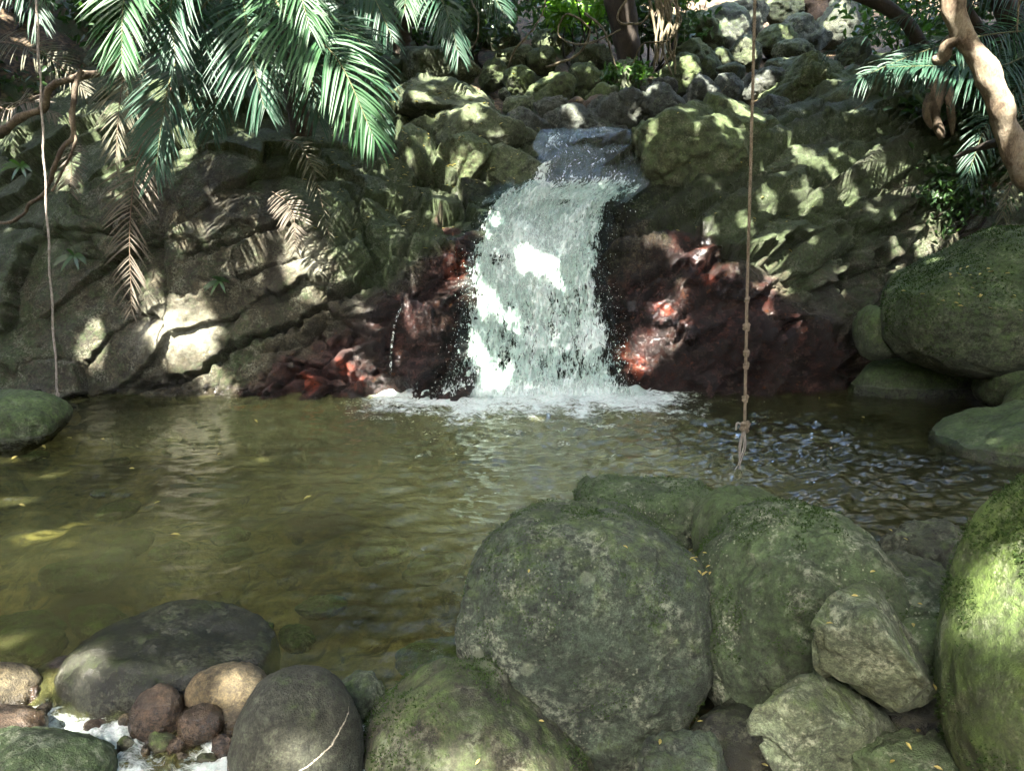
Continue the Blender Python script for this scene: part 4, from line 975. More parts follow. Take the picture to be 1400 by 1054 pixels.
def frond(pts, mat, stalk, parent, L=0.55, n=44, wid=0.030,  start=0.10, face=None, seed=0, droop=0.25, spread=(72, 28), ragged=0.08, vee=0.18):
    """pts: (px, py, Y) from stalk to tip. One mesh for the leaflets, its stalk is the sub-part."""
    rs = np.random.default_rng(seed); L *= 0.9; wid *= 0.82; n = int(n * 1.2); ragged += 0.04
    path = smooth_path([P(*p) for p in pts], 60)
    tan = np.gradient(path, axis=0); tan /= np.linalg.norm(tan, axis=1)[:, None]
    fc = np.array((0.0, -0.75, 0.66) if face is None else face, float)
    V = []; Fs = []; k = 0
    for sgn in (-1, 1):
        for i in range(n):
            tt = start + (1 - start) * (i + rs.uniform(-.25, .25)) / n
            if rs.random() < ragged: continue
            tt = min(max(tt, 0), 0.995)
            j = tt * 59; a = int(j); fr_ = j - a; b_ = min(a + 1, 59)
            p = path[a] * (1 - fr_) + path[b_] * fr_; T = tan[a]
            S = np.cross(T, fc); S /= np.linalg.norm(S) + 1e-9; Nn = np.cross(S, T)
            if Nn @ fc < 0: Nn = -Nn
            ang = R(spread[0] + (spread[1] - spread[0]) * tt ** 1.2 + rs.normal(0, 5.5))
            prof = (0.55 + 0.45 * min(1, (tt - start) / 0.2)) * (1.0 - 0.62 * max(0, (tt - 0.45) / 0.55) ** 1.6)
            ln = L * prof * rs.uniform(0.88, 1.08)
            d = math.cos(ang) * T + math.sin(ang) * S * sgn + vee * Nn + rs.normal(0, 0.04, 3)
            d /= np.linalg.norm(d)
            wv = np.cross(d, Nn); wv /= np.linalg.norm(wv) + 1e-9
            tw = rs.normal(0, 0.25); wv = wv * math.cos(tw) + Nn * math.sin(tw)
            m = 5; dr = droop * rs.uniform(0.5, 1.6) + 0.06
            for s_ in range(m):
                q = s_ / (m - 1)
                c_ = p + d * ln * q + np.array((0, 0, -1)) * ln * dr * q * q
                hw = wid * 0.5 * (0.5, 0.95, 1.0, 0.75, 0.06)[s_] * (0.7 + 0.3 * prof)
                fold = Nn * (-0.35 * hw)
                V += [c_ - wv * hw + fold * -1, c_, c_ + wv * hw + fold * -1]
                if s_:
                    o_ = k + s_ * 3
                    Fs += [(o_ - 3, o_ - 2, o_ + 1, o_), (o_ - 2, o_ - 1, o_ + 2, o_ + 1)]
            k += m * 3
    o = addmesh('frond', np.array(V), np.array(Fs), mat, parent)
    mb = MB(); mb.tube(path, np.linspace(0.014, 0.003, 60) * (L / 0.55), 6)
    st = mb.build('stalk', stalk)
    st.parent = o
    st.location = -Vector(parent.location) if False else (0, 0, 0)
    return o
def palm(loc, label, trunk_pts, trunk_r, fronds):
    root = empty('palm_tree', loc)
    tag(root, label, 'palm')
    mb = MB(); path = smooth_path(trunk_pts, 30)
    mb.tube(path, trunk_r * (1 + 0.12 * np.sin(np.arange(30) * 2.2)), 12, 0.12, 5)
    mb.build('trunk', M_palmtrunk, root)
    for i, (kind, pts, kw) in enumerate(fronds):
        mat, st = {'g': (M_palm, M_rachis), 'd': (M_palmdk, M_rachis), 'x': (M_dead, M_deadst), 'o': (M_old, M_deadst)}[kind]
        o = frond(pts, mat, st, root, seed=int(abs(pts[-1][0]) * 7 + abs(pts[-1][1])), **kw)
        if kind == 'x': o['label'] = 'dead brown frond hanging down'
    return root
c0 = P(330, -60, 8.9)
palm((c0[0], 10.6, 3.0), 'large palm with drooping green and dead fronds on the left rock wall',
     [(c0[0] + 0.15, 10.6, 2.9), (c0[0] + 0.1, 10.2, 3.9), (c0[0], 9.6, 4.9), tuple(c0)], 0.15, [
    ('g', [(270, -60, 8.8), (210, -70, 8.3), (172, -10, 7.9), (166, 100, 7.75)], dict(L=0.62, n=60, wid=0.034, droop=0.2)),
    ('d', [(310, -30, 9.0), (265, 30, 8.6), (230, 120, 8.4), (212, 238, 8.35)], dict(L=0.72, n=58, wid=0.026, droop=0.22, spread=(66, 30))),
    ('o', [(240, -10, 9.1), (185, 50, 8.8), (165, 130, 8.65), (158, 225, 8.6)], dict(L=0.50, n=42, wid=0.022, droop=0.15, ragged=.2)),
    ('x', [(235, 120, 9.25), (195, 190, 9.12), (178, 300, 9.05), (180, 428, 8.98)], dict(L=0.52, n=48, wid=0.020, droop=0.15, ragged=.12, spread=(70, 38))),
    ('d', [(330, -40, 8.9), (335, 20, 8.4), (345, 80, 8.2), (362, 152, 8.15)], dict(L=0.60, n=46, wid=0.032, droop=0.3)),
    ('g', [(350, -50, 8.9), (390, 20, 8.2), (460, 80, 7.8), (512, 190, 7.75)], dict(L=0.68, n=62, wid=0.036, droop=0.35, spread=(74, 30))),
    ('d', [(360, -40, 9.1), (430, 10, 8.7), (500, 70, 8.5), (528, 195, 8.4)], dict(L=0.50, n=50, wid=0.026, droop=0.3)),
    ('g', [(340, -70, 8.8), (370, -50, 8.2), (405, -20, 7.9), (425, 45, 7.8)], dict(L=0.55, n=44, wid=0.030, droop=0.35)),
    ('d', [(310, -60, 8.9), (270, -60, 8.3), (235, 0, 8.1), (240, 80, 8.0)], dict(L=0.55, n=44, wid=0.028, droop=0.3)),
    ('d', [(330, -70, 9.2), (300, 10, 9.0), (300, 90, 8.95), (290, 180, 8.9)], dict(L=0.62, n=44, wid=0.026, droop=0.3)),
    ('d', [(345, -60, 9.2), (400, 20, 9.1), (420, 80, 9.0), (436, 165, 8.95)], dict(L=0.60, n=44, wid=0.026, droop=0.35)),
    ('o', [(385, 190, 9.3), (410, 200, 9.1), (430, 240, 9.0), (452, 330, 8.95)], dict(L=0.24, n=30, wid=0.016, droop=0.2, ragged=.2)),
    ('x', [(372, 262, 9.15), (390, 275, 8.9), (402, 300, 8.8), (404, 345, 8.75)], dict(L=0.26, n=26, wid=0.022, droop=0.15, spread=(80, 40))),
    ('g', [(330, -90, 9.0), (250, -110, 8.6), (130, -80, 8.4), (60, -10, 8.3)], dict(L=0.6, n=50, wid=0.03, droop=0.3)),
    ('d', [(340, -80, 9.2), (440, -60, 9.0), (500, -20, 8.9), (540, 60, 8.8)], dict(L=0.5, n=44, wid=0.026, droop=0.35)),
])
c1 = P(562, -50, 13.2)
palm((P(545, 60, 13.6)[0], 13.6, 4.9), 'palm with a short dark trunk above the left ledge',
     [P(545, 75, 13.6), P(549, 40, 13.5), P(556, 0, 13.3), P(562, -40, 13.2)], 0.17, [
    ('d', [(565, -40, 13.0), (590, -20, 12.4), (612, 20, 12.1), (628, 78, 12.0)], dict(L=0.55, n=50, wid=0.032, droop=0.5)),
    ('g', [(560, -45, 13.0), (535, -40, 12.5), (515, -10, 12.3), (505, 35, 12.2)], dict(L=0.6, n=44, wid=0.034, droop=0.45)),
    ('d', [(555, -40, 13.2), (520, -20, 12.9), (495, 30, 12.8), (490, 95, 12.75)], dict(L=0.6, n=44, wid=0.03, droop=0.45)),
    ('d', [(568, -45, 13.3), (620, -50, 13.1), (660, -25, 13.0), (690, 20, 12.9)], dict(L=0.6, n=44, wid=0.03, droop=0.45)),
    ('g', [(560, -50, 12.9), (560, -40, 12.4), (556, -10, 12.2), (552, 20, 12.1)], dict(L=0.5, n=36, wid=0.03, droop=0.45)),
])
c2 = P(1440, 60, 10.4)
palm((c2[0], 10.8, 3.2), 'palm on the right bank with fronds reaching towards the stream',
     [(c2[0] + .1, 10.8, 3.0), (c2[0] + .05, 10.6, 3.6), tuple(c2)], 0.13, [
    ('d', [(1430, 40, 10.2), (1340, 50, 9.9), (1250, 75, 9.8), (1165, 112, 9.75)], dict(L=0.50, n=56, wid=0.026, droop=0.45)),
    ('d', [(1430, 60, 10.3), (1370, 90, 9.8), (1300, 90, 9.7), (1215, 92, 9.6)], dict(L=0.55, n=56, wid=0.028, droop=0.5)),
    ('d', [(1440, 20, 10.6), (1360, -10, 10.6), (1270, 10, 10.8), (1125, 75, 11.2)], dict(L=0.42, n=50, wid=0.02, droop=0.5)),
    ('o', [(1440, 90, 10.2), (1420, 130, 9.9), (1395, 200, 9.8), (1370, 300, 9.75)], dict(L=0.42, n=40, wid=0.022, droop=0.25)),
    ('d', [(1445, 80, 10.2), (1400, 110, 9.8), (1350, 170, 9.7), (1320, 250, 9.6)], dict(L=0.45, n=40, wid=0.024, droop=0.3)),
    ('g', [(1440, 40, 10.4), (1400, 30, 10.2), (1370, 60, 10.1), (1360, 120, 10.0)], dict(L=0.45, n=40, wid=0.024, droop=0.3)),
    ('d', [(1450, 40, 10.2), (1480, 60, 9.8), (1470, 160, 9.6), (1440, 260, 9.5)], dict(L=0.5, n=40, wid=0.026, droop=0.3)),
])
c3 = P(-60, -30, 11.0)
palm((c3[0], 11.4, 3.9), 'palm at the far left edge with dry lower fronds',
     [(c3[0], 11.4, 3.7), (c3[0], 11.2, 4.6), tuple(c3)], 0.15, [
    ('d', [(-50, -40, 10.8), (-10, -60, 10.4), (30, -30, 10.2), (55, 35, 10.1)], dict(L=0.55, n=44, wid=0.03, droop=0.4)),
    ('o', [(-40, 60, 11.0), (20, 60, 10.6), (75, 85, 10.5), (120, 130, 10.45)], dict(L=0.45, n=40, wid=0.018, droop=0.2, ragged=.2)),
    ('x', [(95, 190, 10.0), (98, 210, 9.75), (97, 250, 9.65), (92, 305, 9.6)], dict(L=0.26, n=36, wid=0.018, droop=0.2, spread=(75, 40))),
    ('x', [(-30, 130, 10.9), (10, 150, 10.7), (40, 140, 10.6), (80, 160, 10.5)], dict(L=0.4, n=36, wid=0.018, droop=0.3, ragged=.25)),
    ('d', [(-60, -40, 10.9), (-90, -10, 10.5), (-70, 60, 10.3), (-40, 130, 10.2)], dict(L=0.5, n=40, wid=0.026, droop=0.4)),
])

# ================================================================== TREES, ROOTS, ROPES
M_bark = bark_mat('pale_bark', (0.10, 0.070, 0.045), (0.27, 0.21, 0.14), 7, (0.34, 0.30, 0.22), 0.6, 0.8)
M_bkdark = bark_mat('dark_bark', (0.018, 0.014, 0.010), (0.050, 0.039, 0.028), 8)
M_root = bark_mat('root_bark', (0.075, 0.055, 0.036), (0.19, 0.15, 0.10), 9)
M_vine = bark_mat('vine_bark', (0.10, 0.085, 0.050), (0.22, 0.19, 0.12), 12)
M_leafa = leaf_mat('shrub_leaf', (0.028, 0.072, 0.018), (0.070, 0.150, 0.030), 0.4, 0.35)
M_leafb = leaf_mat('dark_shrub_leaf', (0.018, 0.045, 0.018), (0.045, 0.090, 0.028), 0.42, 0.3)
M_leafc = leaf_mat('bright_shrub_leaf', (0.07, 0.15, 0.025), (0.14, 0.25, 0.04), 0.4, 0.45)
M_canopy = leaf_mat('canopy_leaf', (0.035, 0.075, 0.020), (0.075, 0.130, 0.030), 0.45, 0.15)
def leaves(centres, size, rs, up=0.5, aspect=0.45, axis=(0, -0.2, 1)):
    """pointed folded leaves, six corners each"""
    n = len(centres)
    nrm = rs.normal(size=(n, 3)); nrm /= np.linalg.norm(nrm, axis=1)[:, None]
    nrm = nrm * (1 - up) + np.array(axis) * up; nrm /= np.linalg.norm(nrm, axis=1)[:, None]
    a = rs.normal(size=(n, 3)); a -= (a * nrm).sum(1)[:, None] * nrm; a /= np.linalg.norm(a, axis=1)[:, None]
    b = np.cross(nrm, a)
    s = np.asarray(size) * rs.uniform(0.7, 1.25, n)
    s = s[:, None]
    dn = -nrm * s * 0.12
    p0 = centres - a * s * .5; p3 = centres + a * s * .5 + dn
    l1 = centres - a * s * .12 + b * s * aspect * .5 - dn * .6; r1 = centres - a * s * .12 - b * s * aspect * .5 - dn * .6
    l2 = centres + a * s * .22 + b * s * aspect * .38 - dn * .3; r2 = centres + a * s * .22 - b * s * aspect * .38 - dn * .3
    v = np.stack((p0, l1, l2, p3, r2, r1), 1).reshape(-1, 3)
    i = np.arange(n)[:, None] * 6
    f = np.concatenate((i + np.array((0, 1, 2, 3)), i + np.array((0, 3, 4, 5))), 1).reshape(-1, 4)
    return v, f
# leaning tree, upper right
lt = empty('leaning_tree', P(1440, 330, 8.9)); tag(lt, 'pale twisted tree trunk leaning across the upper right corner', 'tree')
mb = MB()
tp = smooth_path([P(1500, 380, 8.6), P(1440, 290, 8.6), P(1400, 235, 8.6), P(1378, 180, 8.6), P(1368, 150, 8.55), P(1345, 95, 8.5), P(1316, 45, 8.5), P(1303, -10, 8.5), P(1308, -120, 8.4)], 70)
rad = np.interp(np.linspace(0, 1, 70), [0, .25, .42, .52, .6, .75, 1], [0.15, 0.122, 0.112, 0.142, 0.124, 0.120, 0.112])
mb.tube(tp, rad, 20, 0.16, 31)
mb.build('trunk', M_bark, lt)
mb = MB(); mb.tube(smooth_path([P(1316, 50, 8.5), P(1296, 60, 8.6), P(1290, 78, 8.7), P(1280, 82, 8.8)], 14), np.linspace(0.10, 0.05, 14), 10, 0.2, 3); mb.build('branch_stub', M_bark, lt)
mb = MB(); mb.tube(smooth_path([P(1382, 190, 8.7), P(1360, 196, 8.9), P(1330, 205, 9.2), P(1305, 215, 9.6)], 14), np.linspace(0.07, 0.02, 14), 8, 0.2, 3); mb.build('root', M_bkdark, lt)
bt = empty('dark_tree', P(1470, 40, 11.5)); tag(bt, 'dark tree with limbs crossing the top right of the picture', 'tree')
mb = MB(); mb.tube(smooth_path([P(1500, 260, 11.8), P(1450, 120, 11.6), P(1400, 60, 11.4), P(1370, 0, 11.3), P(1340, -80, 11.2)], 30), np.linspace(0.22, 0.14, 30), 12, 0.12, 8); mb.build('trunk', M_bkdark, bt)
mb = MB(); mb.tube(smooth_path([P(1385, 30, 11.4), P(1300, 85, 11.8), P(1268, 70, 12), P(1232, 25, 12), P(1180, -2, 12), P(1110, -8, 12), P(1000, -30, 12)], 34), np.linspace(0.14, 0.05, 34), 10, 0.15, 9); mb.build('limb', M_bkdark, bt)
mb = MB(); mb.tube(smooth_path([P(1430, 90, 11.4), P(1395, 70, 11), P(1340, 40, 10.8), P(1300, -30, 10.6)], 24), np.linspace(0.09, 0.05, 24), 10, 0.15, 19); mb.build('limb', M_bkdark, bt)
rt = empty('stump', P(1285, 210, 11.0)); tag(rt, 'brown root stump hanging over the dark rock below the right palm', 'stump')
mb = MB()
for k, (a, b_, c_, r_) in enumerate([((1282, 110, 11.0), (1278, 150, 10.8), (1288, 190, 10.75), .16), ((1296, 115, 11.0), (1300, 150, 10.8), (1302, 185, 10.8), .10), ((1275, 130, 10.9), (1268, 160, 10.8), (1275, 175, 10.8), .09)]):
    mb.tube(smooth_path([P(*a), P(*b_), P(*c_)], 14), np.linspace(r_, r_ * .25, 14), 10, 0.25, 40 + k)
mb.build('roots', M_root, rt)
st = empty('dark_stump', P(855, 95, 15.2)); tag(st, 'dark tree stump with hanging roots among boulders, top centre', 'stump')
mb = MB(); mb.tube(smooth_path([P(862, 100, 15.2), P(856, 60, 15.2), P(850, 10, 15.1), P(838, -60, 15.0)], 24), np.linspace(0.26, 0.16, 24), 12, 0.25, 12); mb.build('trunk', M_bkdark, st)
mb = MB()
for k in range(9):
    x = 893 + k * 4 + rng.normal(0, 2); mb.tube(smooth_path([P(x - 8, -25, 14.6), P(x + rng.normal(0, 3), 20, 14.5), P(x + rng.normal(0, 5), 60, 14.45), P(x + rng.normal(0, 6), rng.uniform(80, 105), 14.45)], 20), np.linspace(0.03, 0.016, 20), 6, 0.2, k)
mb.build('hanging_roots', M_vine, st)
def vine(name, pts, r, mat, label, cat, sides=8):
    mb = MB(); path = smooth_path([P(*p) for p in pts], 12 * len(pts))
    path = path + np.stack([fbm(path * 3.0, 2, s) for s in (1, 2, 3)], -1) * r * 1.6
    mb.tube(path, np.linspace(r, r * 0.6, len(path)), sides, 0.2, 4)
    return tag(mb.build(name, mat), label, cat)
vine('root', [(118, 100, 9.3), (100, 150, 9.2), (92, 190, 9.2), (70, 245, 9.3), (35, 290, 9.5), (-20, 312, 9.6)], 0.030, M_root, 'bent pale root crossing the left bank behind the thin rope', 'root')
vine('root', [(96, 170, 9.2), (100, 200, 9.15), (84, 240, 9.2), (70, 262, 9.2)], 0.018, M_root, 'short thin root beside the bent pale root on left bank', 'root')
vine('root', [(-30, 190, 10.5), (20, 170, 10.3), (60, 140, 10.2), (100, 110, 10.2), (150, 90, 10.4)], 0.06, M_root, 'fallen log lying on the left bank in sun', 'log', 12)
vine('vine', [(690, 100, 14.6), (712, 60, 14.4), (735, 30, 14.3), (750, -20, 14.2)], 0.018, M_vine, 'straight thin vine leaning beside the green leaning block', 'vine')
vine('vine', [(745, 92, 14.3), (790, 75, 14.1), (806, 40, 14.0), (775, 20, 14.0), (765, 50, 14.1), (800, 62, 14.0), (850, 40, 14)], 0.020, M_vine, 'looping vine in front of the bushes, top centre', 'vine')
vine('vine', [(800, 20, 14.0), (826, 40, 13.9), (838, 75, 13.9), (845, 95, 13.9)], 0.02, M_vine, 'vine dropping left of the dark stump', 'vine')
vine('vine', [(868, -10, 14.0), (845, 15, 13.9), (852, 32, 13.9), (884, 30, 13.9), (890, 5, 13.9), (870, -20, 14)], 0.022, M_vine, 'coiled vine across the dark stump', 'vine')
vine('vine', [(640, -10, 14.5), (655, 30, 14.3), (650, 60, 14.2), (628, 80, 14.1)], 0.016, M_vine, 'slender vine in the bushes over the pale topped boulder', 'vine')
vine('vine', [(905, -20, 13.9), (930, 25, 13.8), (912, 55, 13.8), (880, 60, 13.9), (862, 85, 14)], 0.018, M_vine, 'vine sagging in front of the hanging roots', 'vine')
vine('stick', [(940, 168, 11.6), (975, 140, 11.5), (993, 118, 11.45)], 0.0001 + 0.008, M_vine, 'thin stick poking up beside the bright green dome boulder', 'stick')
vine('vine', [(1395, -30, 9.5), (1392, 20, 9.5), (1389, 46, 9.5)], 0.012, M_vine, 'short thin vine hanging at the top right corner', 'vine')
vine('stick', [(1168, 150, 11.2), (1182, 140, 11.1), (1196, 118, 11.0)], 0.008, M_vine, 'thin twig standing under the right palm frond', 'stick')

M_rope = bark_mat('rope_fibre', (0.20, 0.15, 0.10), (0.40, 0.32, 0.22), 60, bump=1.0)
M_rope2 = bark_mat('pale_rope_fibre', (0.30, 0.26, 0.22), (0.50, 0.45, 0.40), 60, bump=1.0)
rp = empty('rope', P(1033, -120, 6.3)); tag(rp, 'knotted rope hanging over the pool right of the waterfall', 'rope')
rpath = smooth_path([P(1036, -420, 6.45), P(1033, -60, 6.35), P(1027, 200, 6.2), P(1022, 380, 6.1), P(1018, 583, 6.0)], 240)
mb = MB()
tw = np.linspace(0, 520, 240)
for k in range(3):
    ph = tw + k * 2 * np.pi / 3
    mb.tube(rpath + np.stack((np.cos(ph), np.sin(ph), 0 * ph), -1) * 0.006, 0.0082, 6)
mb.build('cord', M_rope, rp)
for i, (ky, big) in enumerate([(447, 1.0), (483, 0.9), (500, 0.9), (545, 0.95), (583, 1.5), (410, .75)]):
    kx = np.interp(ky, [380, 583], [1022, 1018]); kY = np.interp(ky, [380, 583], [6.1, 6.0]); c = P(kx, ky, kY)
    a = np.linspace(0, 4 * np.pi, 40)
    mb = MB(); mb.tube(c + np.stack((np.cos(a) * 0.016, np.sin(a) * 0.016, (a / (4 * np.pi) - .5) * 0.05), -1) * big, 0.012 * big, 7, 0.2, i)
    mb.tube(c + np.array([(-0.02, -0.012, -.02), (0.0, -0.022, 0), (0.022, -0.012, .022)]) * big, 0.010 * big, 7)
    mb.build('knot', M_rope, rp)
mb = MB()
for k in range(4):
    x = rng.normal(0, 3, 3)
    mb.tube(smooth_path([P(1017, 583, 6.0), P(1016 + x[0], 610, 6.0), P(1012 + x[1], 632, 5.98), P(1010 + x[2] * 1.5, 646 + x[0], 5.96)], 16), np.linspace(0.007, 0.003, 16), 5)
mb.tube(smooth_path([P(1018, 583, 6.0), P(1008, 578, 5.98), P(1006, 588, 5.97)], 8), 0.007, 5)
mb.build('frayed_end', M_rope2, rp)
lr = empty('rope', P(47, -100, 7.6)); tag(lr, 'thin plain rope hanging in front of the left rock wall', 'rope')
lp = smooth_path([P(40, -420, 7.8), P(49, -20, 7.7), P(56, 130, 7.7), P(62, 250, 7.7), P(70, 400, 7.7), P(79, 540, 7.7)], 160)
lp[:, 0] += 0.006 * np.sin(np.arange(160) * 0.35)
mb = MB(); mb.tube(lp, 0.0105, 7, 0.15, 3); mb.build('cord', M_rope2, lr)
mb = MB(); mb.tube(P(79, 541, 7.7) + np.array([(0, 0, 0.03), (0, 0, 0.0), (0.003, 0, -0.03)]), [0.016, 0.019, 0.010], 8); mb.build('end_knot', M_rope2, lr)

# ------------------------------------------------------------------ shrubs along the forest edge
def shrub(name, label, px, py, Yc, w_px, h_px, mat, n, size, seed, cat='shrub', group=None, stems=6, up=0.35, depth=1.0, trunk=None):
    rs = np.random.default_rng(seed)
    k = Yc / F
    c = P(px, py, Yc); a, h = w_px / 2 * k, h_px / 2 * k
    foot = np.array((c[0], c[1] + 0.2, ground_z(c[0], c[1] + 0.2)))
    root = empty(name, foot); tag(root, label, cat, group)
    ncl = max(10, n // 45)
    cl = rs.normal(size=(ncl, 3)); cl /= np.linalg.norm(cl, axis=1)[:, None]; cl *= rs.uniform(0.25, 1, ncl)[:, None] ** 0.6
    cc = c + cl * np.array((a, a * depth, h))
    pick = rs.integers(0, ncl, n)
    pts = cc[pick] + rs.normal(size=(n, 3)) * np.array((1, 1, .8)) * min(a, h) * 0.26
    v, f = leaves(pts, size, rs, up)
    addmesh('foliage', v, f, mat, root)
    mb = MB()
    for i in range(stems):
        tgt = cc[rs.integers(0, ncl)]
        mid = (foot + tgt) / 2 + rs.normal(0, 0.15, 3)
        mb.tube(smooth_path([foot + rs.normal(0, 0.08, 3) * np.array((1, 1, 0)), mid, tgt], 10), np.linspace(trunk or 0.03, 0.008, 10), 6)
    mb.build('stems', M_bkdark, root)
    return root
SH = [
 ('bright green bush overhanging the boulders, top centre', 800, 5, 15.8, 110, 60, M_leafc, 800, 0.17),
 ('bright green bush right of the dark stump at the top edge', 925, -5, 17.0, 60, 36, M_leafc, 350, 0.16),
 ('dark leafy bush behind the looping vine', 765, 10, 18.0, 220, 110, M_leafb, 1500, 0.2),
 ('green bush left of the leaning block', 650, 0, 15.5, 120, 90, M_leafb, 1200, 0.17),
 ('bush of small leaves above the pale topped boulder', 590, 30, 15.2, 110, 90, M_leafa, 1000, 0.14),
 ('leafy creeper on the round boulder at the dark stump', 855, 108, 14.2, 60, 44, M_leafa, 420, 0.12),
 ('dark bush behind the hanging roots', 890, 20, 16.5, 130, 90, M_leafb, 1000, 0.17),
 ('dark bush above the short dark palm trunk', 500, 20, 15.0, 160, 120, M_leafb, 1200, 0.18),
 ('low bush on the bank left of the short dark palm', 440, 70, 13.0, 130, 110, M_leafb, 1100, 0.15),
 ('shaded bush behind the large palm', 330, 30, 12.5, 200, 150, M_leafb, 1500, 0.16),
 ('shaded bush at the top left behind the bright palm frond', 190, 10, 13.0, 220, 140, M_leafb, 1500, 0.17),
 ('leafy bush in the top left corner', 10, 20, 13.5, 200, 120, M_leafa, 1300, 0.17),
 ('scrubby undergrowth below the top left corner', 20, 110, 12.2, 180, 110, M_leafb, 1100, 0.13),
 ('dark undergrowth behind the leaning tree trunk', 1330, 130, 11.6, 180, 150, M_leafb, 1400, 0.14),
 ('dark bush at the right edge behind the leaning trunk', 1420, 130, 10.8, 120, 220, M_leafb, 1400, 0.14),
 ('bush behind the dark crossing limb at the top right', 1250, 20, 16.0, 160, 110, M_leafa, 1200, 0.17),
 ('bush in the top right corner', 1390, -10, 13.0, 180, 120, M_leafb, 1300, 0.17),
 ('dim scrub in the recess above the huge green boulder', 1300, 260, 10.6, 140, 100, M_leafb, 600, 0.11),
]
for i, (lab, px, py, Yc, wp, hp, mat, n, size) in enumerate(SH):
    shrub('shrub', lab, px, py, Yc, wp, hp, mat, n, size, 500 + i)
# small plants on the left wall
for i, (px, py, Yc, s_, lab) in enumerate([(101, 350, 9.2, 26, 'small fern rooted in the left rock wall below the bank'), (28, 228, 9.9, 24, 'small bright herb at the left edge under the fallen log'),
                                          (300, 385, 9.0, 22, 'tiny fern right of the sunlit patch on the left wall')]):
    rs = np.random.default_rng(i); c = P(px, py, Yc)
    root = empty('fern', c); tag(root, lab, 'fern')
    mb = MB(); k = s_ * Yc / F
    for j in range(12):
        a = rs.uniform(0, 6.28); d = np.array((math.cos(a), -0.5, 0.5 * math.sin(a) + .35)); d /= np.linalg.norm(d)
        s2 = np.cross(d, (0, -1, 0.4)); s2 /= np.linalg.norm(s2)
        tt = np.linspace(0, 1, 6)[:, None]; cen = c + d * k * tt + np.array((0, 0, -1)) * k * .5 * tt ** 2
        wv = s2 * k * 0.10 * (np.sin(tt * 2.6 + .4))
        v = np.concatenate((cen - wv, cen + wv)); ii_ = np.arange(5)
        mb.add(v, np.stack((ii_, ii_ + 1, ii_ + 7, ii_ + 6), -1))
    mb.build('leaf_blades', M_leafa if i == 1 else M_leafb, root)

# forest behind, on the slope: each tree a trunk and a crown
TR = [(-16, 30, 11, 'forest tree far back on the left slope'), (-10, 27, 9, 'forest tree on the slope behind the large palm'), (-5, 26, 10, 'forest tree behind the short dark palm'),
      (-1, 28, 9, 'forest tree behind the top centre bushes'), (3, 31, 10, 'tall forest tree behind the dark stump'), (13.5, 28, 10, 'forest tree behind the pale angular boulder'),
      (17, 24, 9, 'forest tree behind the dark crossing limb'), (20, 19, 9, 'forest tree high on the right bank'), (-15, 19, 8, 'forest tree high on the left bank'), (-20, 24, 10, 'forest tree at the far left of the slope')]
for i, (x, y, h, lab) in enumerate(TR):
    rs = np.random.default_rng(700 + i); z = float(ground_z(x, y))
    root = empty('forest_tree', (x, y, z - 0.2)); tag(root, lab, 'tree')
    mb = MB(); path = smooth_path([(x, y, z - 0.4), (x + rs.normal(0, .3), y, z + h * .4), (x + rs.normal(0, .6), y + rs.normal(0, .5), z + h)], 16)
    mb.tube(path, np.linspace(0.26, 0.08, 16), 10, 0.12, i)
    for j in range(6):
        p = path[6 + j]; a = rs.uniform(0, 6.28); mb.tube(smooth_path([p, p + np.array((math.cos(a) * 1.2, math.sin(a) * 1.2, .6)), p + np.array((math.cos(a) * 2.4, math.sin(a) * 2.4, .7))], 8), np.linspace(.07, .02, 8), 6)
    mb.build('trunk', M_bkdark, root)
    ncl = 46; cl = rs.normal(size=(ncl, 3)); cl /= np.linalg.norm(cl, axis=1)[:, None]; cl *= rs.uniform(.3, 1, ncl)[:, None] ** .5
    cc = np.array((x, y - 0.6, z + h * 0.5)) + cl * np.array((3.1, 2.6, h * .52))
    pts = cc[rs.integers(0, ncl, 2600)] + rs.normal(size=(2600, 3)) * 0.55
    v, f = leaves(pts, 0.34, rs, 0.35); addmesh('crown', v, f, M_leafa if i % 3 == 0 else M_leafb, root)

# fallen leaves on the rocks: far too many and too small to count
bpy.context.view_layer.update()
dg = bpy.context.evaluated_depsgraph_get()
def hit(px, py):
    d = Vector(raydir(px, py)).normalized()
    ok, loc, nrm, idx, ob, _ = scene.ray_cast(dg, Vector((0, 0, CAMZ)), d)
    return (loc, nrm, ob) if ok else (None, None, None)
rs = np.random.default_rng(77)
pts = []; nr = []
for k in range(420):
    if k < 300: px, py = rs.normal(590, 75), rs.normal(235, 60)
    elif k < 370: px, py = rs.normal(1010, 90), rs.normal(280, 40)
    else: px, py = rs.normal(1330, 50), rs.normal(400, 35)
    loc, n_, ob = hit(px, py)
    if loc is None or ob.name.startswith(('frond', 'water', 'foliage', 'upper', 'cord', 'spray')) or n_.z < 0.15: continue
    pts.append(np.array(loc) + np.array(n_) * 0.012); nr.append(np.array(n_))
for px, py in ((215, 686), (95, 598), (180, 640), (300, 620), (140, 600), (60, 610), (420, 680), (20, 625), (350, 575), (1180, 570), (1120, 545), (240, 730), (30, 690), (560, 640)):
    pts.append(G(px, py, 0.012)); nr.append(np.array((0, 0, 1.0)))
for k in range(60):
    px, py = (rs.normal(965, 16), rs.normal(760, 20)) if k < 20 else ((rs.uniform(1000, 1300), rs.uniform(1010, 1054)) if k < 36 else (rs.uniform(630, 1280), rs.uniform(700, 1050)))
    loc, n_, ob = hit(px, py)
    if loc is None or n_.z < 0.3: continue
    pts.append(np.array(loc) + np.array(n_) * 0.01); nr.append(np.array(n_))
pts = np.array(pts); nr = np.array(nr)
v, f = leaves(pts, np.where(pts[:, 1] < 4, 0.028, 0.062), rs, 0.75, 0.4)
